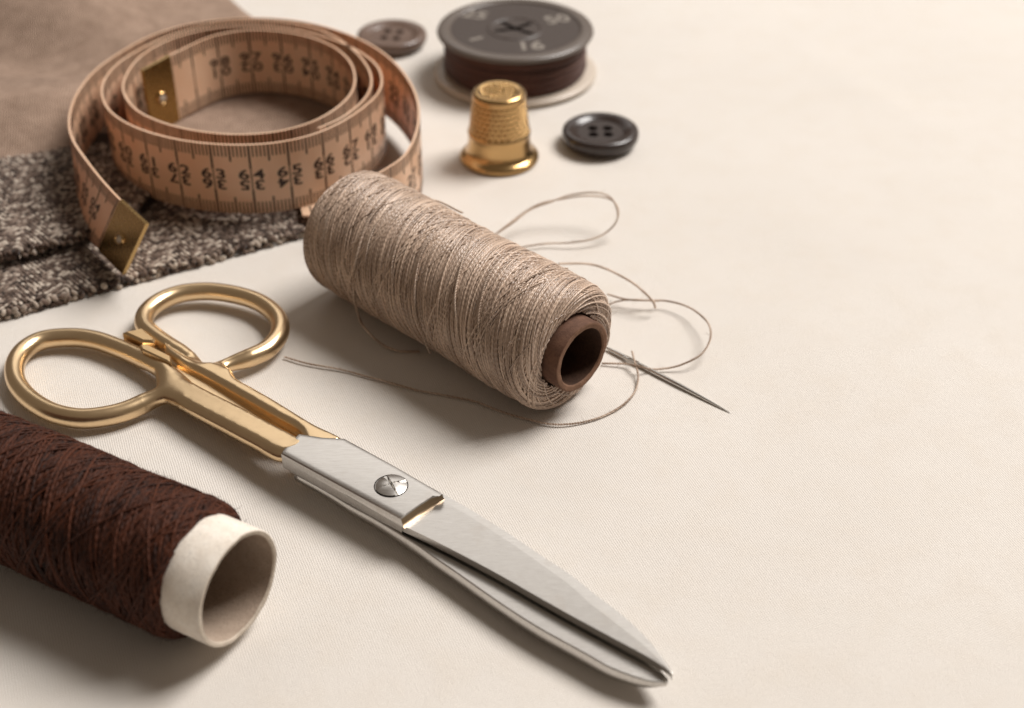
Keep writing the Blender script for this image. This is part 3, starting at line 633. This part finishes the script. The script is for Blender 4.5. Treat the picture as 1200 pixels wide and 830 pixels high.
def beige_spool():
    A = np.array([-3.964, 29.289, 1.498]); B = np.array([1.222, 24.269, 1.456]); D = B - A; Ln = np.linalg.norm(D); D /= Ln
    root = thing('thread_spool', 'beige thread spool on its side with a dark paper tube inside', 'thread spool', (-1.37, 26.8, 0))
    R0, R1 = 1.498, 1.470; q = .24
    def prof(dr):
        P = [(-.02, .9)] + [(.02, r) for r in (1.0, R0 - .36)]
        for a in np.linspace(0, math.pi / 2, 7): P.append((.02 + .34 * (1 - math.cos(a)), R0 - .34 + .34 * math.sin(a)))
        for f in np.linspace(.1, .9, 12): P.append((.36 + (Ln - .36 - q) * f, R0 + (R1 - R0) * f + .018 * math.sin(f * 9)))
        for a in np.linspace(0, math.pi / 2, 9): P.append((Ln - q + q * math.sin(a), R1 - q + q * math.cos(a)))
        P += [(Ln + .01, 1.02), (Ln - .03, .84)]
        P = np.array(P); dl = np.gradient(P, axis=0); nr = np.stack([-dl[:, 1], dl[:, 0]], 1); nr /= np.linalg.norm(nr, axis=1)[:, None]
        return P + nr * dr
    V, F = body(A, D, prof(-.085)); mesh('thread_body', shift(V, root), F[:, ::-1], MT['beige'], root, uv=np.zeros((F.size, 2)))
    full = Bag()
    specs = [(-.055, .036, 1.6, 1, .25, .0225, 0), (-.045, .036, -1.9, 2, .3, .022, 0), (-.026, .034, 2.3, 3, .35, .0205, .05), (-.014, .075, -2.9, 4, .6, .019, .45), (-.008, .050, 2.5, 6, .5, .019, .3)]
    for lift, pitch, lead, sd, jit, r, skip in specs:
        b, info = winding(A, D, prof(lift), r, pitch, lead, sd, jit=jit, skip=skip, tw=9, wob=.03)
        full.V += b.V; full.U += b.U; full.F += [f + full.n for f in b.F]; full.n += b.n
    w = full.build('thread_winding', MT['beige'], root, root); tag(w, kind='stuff')
    fz = Bag(); rng = np.random.default_rng(5); e1, e2 = info[0], info[1]
    for k in range(260):
        ax = rng.random() * Ln; a = rng.random() * 6.28; n_ = math.cos(a) * e1 + math.sin(a) * e2
        fibre(fz, A + D * ax + n_ * (R0 + (R1 - R0) * ax / Ln - .02) * (.0 + 1), n_ * .6 + rng.normal(size=3) * .8, .08 + .16 * rng.random(), .0035, rng)
    tag(fz.build('loose_fibres', MT['beige'], root, root), kind='stuff')
    hollow(A, D, .1, Ln + .33, .80, .655, 'paper_tube', MT['core'], MT['core_in_shade'], MT['core_rim'], root, 11)
    # slack strands lying over the package and falling to the cloth
    sl = Bag(); plied(sl, TR['spool_strand'], .030, fuzz=4, seed=9)
    for q, P in enumerate(TR['slack']): plied(sl, P, .025, fuzz=2, seed=30 + q)
    sl.build('hanging_strand', MT['loose'], root, root)
    return A, D, Ln
BA, BD, BL = beige_spool()

def brown_spool():
    th = -.504; D = np.array([math.cos(th), math.sin(th), 0]); r0 = 1.285
    B = np.array([-5.524, 17.923, r0 + .012]) + D * .13; Ln = 8.6; A = B - D * Ln
    root = thing('thread_spool', 'dark brown fuzzy thread spool lying on its side with white card tube', 'thread spool', (*(A + D * Ln / 2)[:2], 0))
    def prof(dr):
        P = [(0, .9), (0, 1.1)]
        for a in np.linspace(0, math.pi / 2, 5): P.append((.2 * (1 - math.cos(a)), r0 - .2 + .2 * math.sin(a)))
        for f in np.linspace(.05, .97, 18): P.append((.2 + (Ln - .42) * f, r0 + .015 * math.sin(f * 13)))
        for a in np.linspace(0, math.pi / 2, 6): P.append((Ln - .2 + .2 * math.sin(a), r0 - .2 + .2 * math.cos(a)))
        P += [(Ln + .0, 1.09), (Ln - .04, 1.04)]
        P = np.array(P); dl = np.gradient(P, axis=0); nr = np.stack([-dl[:, 1], dl[:, 0]], 1); nr /= np.linalg.norm(nr, axis=1)[:, None]
        return P + nr * dr
    V, F = body(A, D, prof(-.1)); mesh('thread_body', shift(V, root), F[:, ::-1], MT['brown'], root, uv=np.zeros((F.size, 2)))
    full = Bag()
    for lift, pitch, lead, sd, jit, r, skip in [(-.06, .046, 2.0, 11, .6, .028, 0), (-.045, .048, -2.3, 12, .8, .027, .1), (-.028, .055, 2.9, 13, 1.2, .026, .25), (-.012, .11, -3.6, 14, 1.8, .023, .4)]:
        b, info = winding(A, D, prof(lift), r, pitch, lead, sd, jit=jit, skip=skip, tw=7, wob=.05, seg=52)
        full.V += b.V; full.U += b.U; full.F += [f + full.n for f in b.F]; full.n += b.n
    tag(full.build('thread_winding', MT['brown'], root, root), kind='stuff')
    fz = Bag(); rng = np.random.default_rng(15); e1, e2 = info[0], info[1]
    for k in range(5200):
        ax = Ln - rng.random() * 6.2; a = rng.random() * 6.28; n_ = math.cos(a) * e1 + math.sin(a) * e2; tg = -math.sin(a) * e1 + math.cos(a) * e2
        fibre(fz, A + D * ax + n_ * (r0 - .02), n_ * .28 + tg * rng.normal() + D * rng.normal() * .6, .05 + .09 * rng.random(), .004, rng)
    tag(fz.build('loose_fibres', MT['brown'], root, root), kind='stuff')
    hollow(A, D, .2, Ln + .79, 1.07, .975, 'card_tube', MT['white'], MT['white_in'], MT['white_rim'], root, 21)
brown_spool()

def loose_thread():
    root = thing('loose_thread', 'loose beige thread curling around the needle and behind the beige spool', 'thread', (1.5, 26.5, 0))
    b = Bag()
    plied(b, TR['thread_low'], .025, fuzz=6, seed=1); plied(b, TR['thread_a'], .032, fuzz=5, seed=2); plied(b, TR['thread_b'], .027, fuzz=5, seed=3); plied(b, TR['thread_b2'], .024, fuzz=3, seed=4)
    b.build('strand', MT['loose'], root, root)
    l = Bag(); plied(l, TR['loop'], .027, fuzz=2, seed=5); plied(l, TR['loop2'], .027, fuzz=2, seed=6)
    l.build('looped_strand', MT['loose'], root, root)
loose_thread()

# ------------------------------------------------------------------ needle
def needle():
    t, e = np.array(TR['needle'][0]), np.array(TR['needle'][1]); d = e - t; d /= np.linalg.norm(d)
    t[2] = .065; root_loc = (t[0], t[1], 0)
    root = thing('sewing_needle', 'thin steel sewing needle with its eye beside the beige spool', 'needle', root_loc)
    d[2] = 0; d /= np.linalg.norm(d); side = np.array([-d[1], d[0], 0]); up = np.array([0, 0, 1.])
    Ln = np.linalg.norm((e - t)[:2]) + .10; se = 2.52; sf = 2.96; R = .052
    def prof(s): return R * np.minimum(1, (s / 1.5) ** .62 + .03)
    b = Bag()
    s = np.concatenate([np.linspace(0, .3, 12), np.linspace(.35, se, 30)]); C = t + d * s[:, None] + up * (R + .004 - .065) * 0
    C[:, 2] = prof(s) + .004; n = len(s); N = np.tile(side, (n, 1)); Bv = np.tile(up, (n, 1))
    V, F = tube(C, prof(s), 14, N, Bv); b.add(V, F)
    for sg in (1, -1):
        u = np.linspace(0, 1, 14); s = se - .03 + u * (sf - se + .06); C = t + d * s[:, None] + side * (sg * (.026 + .022 * np.sin(math.pi * u)))[:, None]; C[:, 2] = R + .006
        V, F = tube(C, np.full(14, .024), 8, np.tile(side, (14, 1)), np.tile(up, (14, 1)), ry=np.full(14, .042)); b.add(V, F)
    s = np.linspace(sf, Ln, 12); C = t + d * s[:, None]; C[:, 2] = R + .006
    V, F = tube(C, R * np.sqrt(np.clip(1 - ((s - sf) / (Ln - sf)) ** 3, .0005, 1)), 14, np.tile(side, (12, 1)), np.tile(up, (12, 1))); b.add(V, F)
    b.build('needle_shaft', MT['needle'], root, root)
needle()

# ------------------------------------------------------------------ scissors
def voxel(V, F, size, smooth=3):
    me = bpy.data.meshes.new('tmp'); me.from_pydata(np.asarray(V).tolist(), [], F); o = bpy.data.objects.new('tmp', me); COL.objects.link(o)
    m = o.modifiers.new('r', 'REMESH'); m.mode = 'VOXEL'; m.voxel_size = size
    s = o.modifiers.new('s', 'SMOOTH'); s.factor = .5; s.iterations = smooth
    dg = bpy.context.evaluated_depsgraph_get(); r = bpy.data.meshes.new_from_object(o.evaluated_get(dg))
    v = np.array([x.co[:] for x in r.vertices]); f = [tuple(p.vertices) for p in r.polygons]
    bpy.data.objects.remove(o); bpy.data.meshes.remove(me); bpy.data.meshes.remove(r); return v, f
def relax(v, f, necks, it=150):
    e = np.array([(q[i], q[(i + 1) % len(q)]) for q in f for i in range(len(q))]); e = np.vstack([e, e[:, ::-1]])
    cnt = np.bincount(e[:, 0], minlength=len(v))[:, None]; w = np.zeros(len(v))
    for x, y, r in necks: w = np.maximum(w, np.clip(1.3 - np.hypot(v[:, 0] - x, v[:, 1] - y) / r, 0, 1))
    w = (w * .6)[:, None]
    for _ in range(it):
        acc = np.stack([np.bincount(e[:, 0], v[e[:, 1], a], minlength=len(v)) for a in range(3)], 1) / np.maximum(cnt, 1)
        v = v + (acc - v) * w
    return v
def inset(P, d):
    """inset a closed plan polygon by d (positive inwards for either winding)"""
    P = np.asarray(P, float); n = len(P); ar = 0.5 * sum(P[i][0] * P[(i + 1) % n][1] - P[(i + 1) % n][0] * P[i][1] for i in range(n)); sg = 1 if ar > 0 else -1
    out = P.copy()
    for i in range(n):
        a = P[i] - P[i - 1]; b = P[(i + 1) % n] - P[i]; a = a[:2] / (np.linalg.norm(a[:2]) + 1e-9); b = b[:2] / (np.linalg.norm(b[:2]) + 1e-9)
        na = np.array([-a[1], a[0]]) * sg; nb = np.array([-b[1], b[0]]) * sg; m = na + nb; m /= np.linalg.norm(m) + 1e-9; m /= max(.5, m @ na)
        out[i, :2] = P[i, :2] + m * d
    return out
def loft(rings):
    k = len(rings[0]); V = np.vstack(rings); F = []
    for r in range(len(rings) - 1):
        for j in range(k): j2 = (j + 1) % k; F.append((r * k + j, r * k + j2, (r + 1) * k + j2, (r + 1) * k + j))
    F.append(tuple(range(k))[::-1]); F.append(tuple((len(rings) - 1) * k + j for j in range(k)))
    return V, F
def slab(top, thick, bev, nrings=True):
    top = np.asarray(top, float); o = top.copy()
    z = lambda P, dz: np.column_stack([P[:, 0], P[:, 1], P[:, 2] + dz])
    return loft([z(inset(o, bev), -thick), z(o, -thick + bev), z(o, -bev * 1.1), z(inset(o, bev), 0)])
def ccw(P):
    P = np.asarray(P, float); ar = sum(P[i][0] * P[(i + 1) % len(P)][1] - P[(i + 1) % len(P)][0] * P[i][1] for i in range(len(P)))
    return P if ar > 0 else P[::-1]

def hard_loft(groups):
    """long strips that share no vertices, so their common edges stay crisp; closed at both ends"""
    V = []; F = []; o = 0; first = []; last = []
    for g in groups:
        n = len(g[0]); k = len(g); V.append(np.stack(g, 1).reshape(-1, 3))
        for i in range(n - 1):
            for j in range(k - 1): F.append((o + i * k + j, o + (i + 1) * k + j, o + (i + 1) * k + j + 1, o + i * k + j + 1))
        first += [o + j for j in range(k - 1)]; last += [o + (n - 1) * k + j for j in range(k - 1)]; o += n * k
    F.append(tuple(first)); F.append(tuple(last[::-1])); return np.vstack(V), F
def scissors():
    root = thing('scissors', 'large tailor scissors with gold ring handles and steel blades', 'scissors', (-3, 21, 0))
    def handle(ring, shank, ro, rz, thick, bev, name, necks, extra=None):
        C = spline(ring, ds=.06); T, N, B = frames(C); N = np.tile([0, 0, 1.], (len(C), 1)); B = np.cross(T, N); B /= np.linalg.norm(B, axis=1)[:, None]
        ta = .62 + .38 * np.clip(np.minimum(np.arange(len(C)), len(C) - 1 - np.arange(len(C))) * .06 / .8, 0, 1); V, F = tube(C, rz * ta, 16, N, B, ry=ro * ta); F = F.tolist(); k = len(C) - 1
        F.append(list(range(16))[::-1]); F.append([k * 16 + j for j in range(16)])
        V2, F2 = slab(ccw(shank), thick, bev); F = [tuple(f) for f in F] + [tuple(q + len(V) for q in f) for f in F2]; V = np.vstack([V, V2])
        if extra is not None:
            for e, t in extra:
                V3, F3 = slab(ccw(e), t, .04); F += [tuple(q + len(V) for q in f) for f in F3]; V = np.vstack([V, V3])
        v, f = voxel(V, F, .021, 20); v = relax(v, f, necks); return mesh(name, shift(v, root), f, MT['gold'], root)
    sl = np.array(TR['shankL']); sr = np.array(TR['shankR'])
    def plane(P, a, b, z0, z1):
        a = P[a][:2]; d = P[b][:2] - a; t = ((P[:, :2] - a) @ d) / (d @ d); P = P.copy(); P[:, 2] = z0 + (z1 - z0) * t; return P
    sl = plane(sl, 15, 6, .60, .838); sr = plane(sr, 3, 9, .61, .72); sl = spline(sl, n=90, closed=True)[:-1]; sr = spline(sr, n=90, closed=True)[:-1]
    handle(TR['ringL'], sl, .22, .225, .40, .13, 'handle', TR['neckL'])
    handle(TR['ringR'], sr, .22, .22, .40, .09, 'handle', TR['neckR'])
    V, F = slab(ccw(TR['spur']), .30, .05); mesh('stop_spur', shift(V, root), F, MT['lug'], root, False)
    V, F = slab(ccw(TR['web']), .22, .02); mesh('inner_web', shift(V, root), F, MT['gold'], root, False)
    V, F = slab(ccw(TR['lug']), .3, .03); mesh('stop_lug', shift(V, root), F, MT['lug'], root, False)
    # block
    bl = ccw(TR['block']); bl = np.array(bl)
    z = lambda P, zz: np.column_stack([P[:, 0], P[:, 1], np.full(len(P), zz)])
    te = ccw(TR['block_toe']); md = bl + (te - bl) * .22; md2 = bl + (te - bl) * .55
    fwd = np.array([.80, -.60]); mc = bl[:, :2].mean(0); endv = ((bl[:, :2] - mc) @ fwd) > .8
    def side_in(P, d):
        Q = inset(P, d); mv = Q[:, :2] - P[:, :2]; mv[endv] -= np.outer(mv[endv] @ fwd, fwd); Q[:, :2] = P[:, :2] + mv; return Q
    V, F = loft([z(bl, .46), z(bl, .655), z(te, .668), z(md2, .69), z(md, .735), z(bl, .81), z(side_in(bl, .02), .835), z(side_in(bl, .06), .846), z(side_in(bl, .12), .85)])
    o = mesh('pivot_block', shift(V, root), F, MT['steel'], root); o.data.set_sharp_from_angle(angle=math.radians(33)); o.data.materials.append(MT['stain']); kb_ = len(bl)
    for r_ in (2, 3, 4):
        for j in range(kb_):
            if endv[j] and endv[(j + 1) % kb_]: o.data.polygons[r_ * kb_ + j].material_index = 1
    # screw: domed head with two crossed slots
    sc = np.array(TR['screw'][0]); R = .31
    q = mesh('screw', *[None] * 0) if False else None
    rr = np.linspace(0, R, 20); th = np.linspace(0, 2 * math.pi, 96, endpoint=False)
    V = [(0, 0, 0)]; rot = math.radians(26)
    def hz(x, y, r):
        u = x * math.cos(rot) + y * math.sin(rot); v = -x * math.sin(rot) + y * math.cos(rot)
        h = .055 * (1 - (r / R) ** 2)
        a = min(abs(u) , 9); 
        if abs(u - .0) < .024: h -= .075
        h += .014 * (1 if u * v > 0 else -1) * min(1, r / R) * 1.0
        if abs(v) < .010: h -= .014
        return h
    V = []; 
    for r in rr[1:]:
        for t in th: x, y = r * math.cos(t), r * math.sin(t); V.append((x, y, hz(x, y, r)))
    V.append((0, 0, hz(0, 0, 0))); F = []; k = 96
    for i in range(len(rr) - 2):
        for j in range(k): F.append((i * k + j, i * k + (j + 1) % k, (i + 1) * k + (j + 1) % k, (i + 1) * k + j))
    c0 = len(V) - 1
    for j in range(k): F.append((c0, (j + 1) % k, j))
    base = (len(rr) - 2) * k; n0 = len(V)
    for j in range(k): x, y, zz = V[base + j]; V.append((x * 1.0, y, -.05))
    for j in range(k): F.append((base + j, base + (j + 1) % k, n0 + (j + 1) % k, n0 + j))
    V = np.array(V) + np.array([sc[0], sc[1], .862]); s_ = mesh('screw', shift(V, root), [f[::-1] for f in F], MT['steel2'], root, True); s_.data.set_sharp_from_angle(angle=math.radians(30))
    V, F = lathe([(R + .002, -.02), (R + .002, .004), (R + .022, .004), (R + .022, -.02)], 64, True); V = V + np.array([sc[0], sc[1], .850]); mesh('screw_seat', shift(V, root), F[:, ::-1], MT['hole'], root)
    # upper blade
    n = 60
    O = spline(TR['ub_outer'], n=n); Cc = spline(TR['ub_crease'], n=n); K = spline(TR['ub_cut'], n=n)
    back = O[0] - O[3]; back /= np.linalg.norm(back)
    def ext(P): m = P[0] + back * .55; return np.vstack([m, P])
    O, Cc, K = ext(O), ext(Cc), ext(K); n += 1
    t = np.linspace(0, 1, n); zb = .475 + .005 * t; tipf = np.clip((1 - t) / .05, .35, 1)
    Cc[:, 2] = O[:, 2] + .008 + (Cc[:, 2] - O[:, 2] - .008) * np.clip((1 - t) / .25, 0, 1)
    ob = O.copy(); ob[:, 2] = zb; kb = K.copy(); kb[:, 2] = K[:, 2] - .155 * tipf; ob[:, 2] = np.minimum(O[:, 2] - .015, ob[:, 2])
    oe = O.copy(); oe[:, 2] += 0.008
    V, F = hard_loft([[ob, oe], [oe, Cc], [Cc, K], [K, kb], [kb, ob]])
    mesh('blade', shift(V, root), F, MT['steel'], root)
    # lower blade
    n = 70
    O = spline(TR['lb_outer'], n=n); I = spline(TR['lb_inner'], n=n); t = np.linspace(0, 1, n)[:, None]
    T = np.gradient(O, axis=0); T /= np.linalg.norm(T, axis=1)[:, None]; nm = np.column_stack([T[:, 1], -T[:, 0], np.zeros(n)])
    if ((O - I).mean(0) @ nm.mean(0)) < 0: nm = -nm
    tt = t[:, 0]; th = np.interp(tt, [0, .15, .35, .85, .95, 1], [.17, .23, .31, .32, .24, .10])
    rows = []
    a = I.copy(); a[:, 2] = .455; rows.append(a)
    a = O - nm * .02; a[:, 2] = .455; rows.append(a)
    for dx, fr in ((.0, .05), (.022, .25), (.026, .55), (.008, .85), (-.04, 1.0)): a = O + nm * dx * (th / .3)[:, None]; a[:, 2] = .455 - fr * th; rows.append(a)
    a = I.copy(); a[:, 2] = .455 - th; rows.append(a)
    V, F = hard_loft([rows[:2], rows[1:3], rows[2:7], [rows[6], rows[7]], [rows[7], rows[0]]])
    mesh('blade', shift(V, root), F, MT['steel'], root)
scissors()

# ------------------------------------------------------------------ flat spool with a printed disc
def disc_spool():
    cx, cy = .1, 41.0
    root = thing('flat_thread_spool', 'wide flat dark thread spool with grey printed disc behind the thimble', 'thread spool', (cx, cy, 0))
    V, F = lathe([(.0001, .03), (2.35, .03), (2.47, .05), (2.53, .10), (2.53, .15), (2.48, .20), (2.35, .215), (.0001, .215)], 96); mesh('bottom_flange', V, F, MT['flange'], root)
    # winding
    A = np.array([cx, cy, .22]); D = np.array([0, 0, 1.])
    b = Bag(); rng = np.random.default_rng(3)
    V, F = lathe([(.0001, .215), (2.13, .215), (2.13, 1.36), (.0001, 1.36)], 64); mesh('thread_body', V, F, MT['choc'], root, uv=np.zeros((F.size, 2)))
    seg = 120
    for k in range(29):
        zc = .235 + k * .0385 + rng.normal() * .006; r = 2.16 + rng.normal() * .012; a = np.linspace(0, 2 * math.pi * 1.0, seg)
        C = np.stack([(r + .012 * np.sin(a * 3 + k)) * np.cos(a), (r + .012 * np.sin(a * 3 + k)) * np.sin(a), zc + .02 * np.sin(a * 2 + k * .7)], 1); V, F, uv = uv_tube(C, .024, 6, 8); b.add(V, F, uv)
    tag(b.build('thread_winding', MT['choc'], root), kind='stuff')
    # top flange: rim ring and dark recessed face with a crossed opening
    V, F = lathe([(1.98, 1.50), (2.02, 1.545), (2.08, 1.56), (2.30, 1.545), (2.37, 1.51), (2.40, 1.45), (2.37, 1.39), (2.30, 1.36), (1.98, 1.36)], 96, True); rim = mesh('top_flange', V, F, MT['discrim'], root)
    arms = [math.radians(q) for q in (42, 130, 197, 322)]; petals = [[]]
    for t in np.linspace(0, 2 * math.pi, 120, endpoint=False):
        rr = .14 + .56 * max(math.exp(-(((t - a + math.pi) % (2 * math.pi) - math.pi) / .27) ** 2) for a in arms); petals[0].append((rr * math.cos(t), rr * math.sin(t)))
    V, F = curve_mesh([circle2(2.0, 96)] + petals, .05); V[:, 2] += 1.475; mesh('disc_face', V, F, MT['disc'], rim, False)
    V, F = lathe([(.72, 1.49), (.76, 1.53), (.84, 1.53), (.88, 1.49)], 64); mesh('hub_ring', V, F, MT['disc'], rim)
    V, F = lathe([(.0001, 1.365), (.9, 1.365)], 32); mesh('hub_shade_disc', V, F, MT['hole'], rim)  # black disc painting the shade inside the crossed opening
    for s, sz, x, y, rot in (('16', .85, .45, -1.30, .10), ('25', .8, -1.25, 1.05, -.3), ('50', .8, 1.30, .70, .35)):
        V, F = text_mesh(s, sz, .002); c, q = math.cos(rot), math.sin(rot); V = np.column_stack([x + V[:, 0] * c - V[:, 1] * q, y + V[:, 0] * q + V[:, 1] * c, V[:, 2] + 1.505]); mesh('printed_number', V, F, MT['white_ink'], rim, False)
    V, F = curve_mesh([[(-1.4, -.82), (-1.02, -.60), (-.95, -.70), (-1.32, -.93)]], .004); V[:, 2] += 1.505; mesh('printed_mark', V, F, MT['white_ink'], rim, False)
disc_spool()

# ------------------------------------------------------------------ buttons
def button(label, cx, cy, R, h, mat, holes, rot, hr, group):
    root = thing('button', label, 'button', (cx, cy, 0), group); root.rotation_euler = (0, 0, rot)
    k = R / 1.09
    ri = R * .60
    prof = [(ri, .02), (R * .80, .02), (R * .93, .10 * h / .5), (R * .995, h * .48), (R, h * .72), (R * .985, h * .88), (R * .94, h * .97), (R * .88, h), (R * .80, h * .985), (R * .72, h * .90), (R * .66, h * .82), (ri, h * .79)]
    V, F = lathe(prof, 96, True); body_ = mesh('rim', V, F[:, ::-1], mat, root)
    d = h * .79 - .02
    V, F = curve_mesh([circle2(ri + .01, 80)] + [circle2(hr, 20, c) for c in holes], d); V[:, 2] += .02 + d / 2 - .002
    mesh('centre_plate', V, F, mat, root, False)
    return root
q = .21
button('glossy nearly black four hole button right of the thimble', 2.51, 36.36, 1.09, .50, MT['button'], [(q, q * .9), (-q, q * .9), (q, -q * .9), (-q, -q * .9)], .0, .145, 'loose buttons')
button('brown four hole button behind the coiled tape, left of the flat spool', -3.88, 43.2, 1.13, .45, MT['button2'], [(.2, .26), (-.2, .26), (.2, -.26), (-.2, -.26)], -.15, .14, 'loose buttons')

# ------------------------------------------------------------------ thimble
def thimble():
    root = thing('thimble', 'shiny brass thimble with dimpled side standing before the flat spool', 'thimble', (-.355, 35.5, 0))
    prof = [(1.00, .0), (1.06, .01), (1.105, .05), (1.11, .11), (1.07, .17), (.99, .215), (.93, .27), (.895, .36), (.875, .50), (.865, .66), (.86, .80), (.875, .83), (.88, .86), (.865, .89), (.845, .92)]
    V, F = lathe(prof, 96); foot = mesh('foot', V, F[:, ::1], MT['brass'], root)
    V, F = lathe([(1.00, .0), (.93, .05), (.85, .3), (.80, .9), (.70, 1.9)], 64); mesh('inside_wall', V, F[:, ::-1], MT['brass'], root)
    # dimpled wall
    rows = 7; z0, z1 = .92, 1.90; nz, na = 110, 430
    zz = np.linspace(z0, z1, nz); aa = np.linspace(0, 2 * math.pi, na, endpoint=False); Z, A_ = np.meshgrid(zz, aa, indexing='ij')
    Rr = .845 + (.735 - .845) * (Z - z0) / (z1 - z0)
    per = 32; rowf = (Z - z0) / (z1 - z0) * rows; ri = np.floor(rowf); fr = rowf - ri - .5; ph = A_ / (2 * math.pi) * per + .5 * (ri % 2); fp = ph - np.floor(ph) - .5
    dd = np.sqrt((fr / .40) ** 2 + (fp / .40) ** 2); dep = .065 * np.clip(1 - dd ** 2, 0, 1); Rr = Rr - dep
    V = np.stack([Rr * np.cos(A_), Rr * np.sin(A_), Z], -1).reshape(-1, 3); i = np.arange(nz - 1)[:, None]; j = np.arange(na)[None]; j2 = (j + 1) % na
    F = np.stack([i * na + j, i * na + j2, (i + 1) * na + j2, (i + 1) * na + j], -1).reshape(-1, 4); mesh('dimpled_wall', V, F, MT['brass'], root)
    # cap with dimples
    prof = [(.735, 1.90), (.74, 1.95), (.73, 2.0), (.70, 2.045), (.64, 2.07), (.56, 2.065), (.50, 2.045)]
    V, F = lathe(prof, 96); cap = mesh('cap', V, F, MT['brass'], root)
    n = 150; x = np.linspace(-.5, .5, n); X, Y = np.meshgrid(x, x, indexing='ij'); r = np.hypot(X, Y); th = np.arctan2(Y, X)
    ring = np.round(r / .115); cnt = np.maximum(1, np.round(ring * 6.2)); fa = th / (2 * math.pi) * cnt; fa = (fa - np.round(fa)) * 2 * math.pi * np.maximum(r, .001) / cnt; fb = r - ring * .115
    dd = np.sqrt(np.where(ring == 0, r, np.hypot(fa, fb)) ** 2) / .052; Zc = 2.047 + .02 * (1 - (r / .5) ** 2) - .035 * np.clip(1 - dd ** 2, 0, 1)
    # to a disc by polar resample
    ra = np.linspace(.001, .503, 60); ta = np.linspace(0, 2 * math.pi, 200, endpoint=False); RA, TA = np.meshgrid(ra, ta, indexing='ij')
    ring = np.round(RA / .14); cnt = np.maximum(1, np.round(ring * 6.2)); fa = TA / (2 * math.pi) * cnt; fa = (fa - np.round(fa)) * 2 * math.pi * RA / cnt; fb = RA - ring * .14
    dd = np.where(ring == 0, RA, np.hypot(fa, fb)) / .064; Zc = 2.047 + .015 * (1 - (RA / .5) ** 2) - .06 * np.clip(1 - dd ** 2, 0, 1)
    V = np.stack([RA * np.cos(TA), RA * np.sin(TA), Zc], -1).reshape(-1, 3); i = np.arange(59)[:, None]; j = np.arange(200)[None]; j2 = (j + 1) % 200
    F = np.stack([i * 200 + j, (i + 1) * 200 + j, (i + 1) * 200 + j2, i * 200 + j2], -1).reshape(-1, 4); mesh('cap_dimples', V, F, MT['brass'], cap)
thimble()
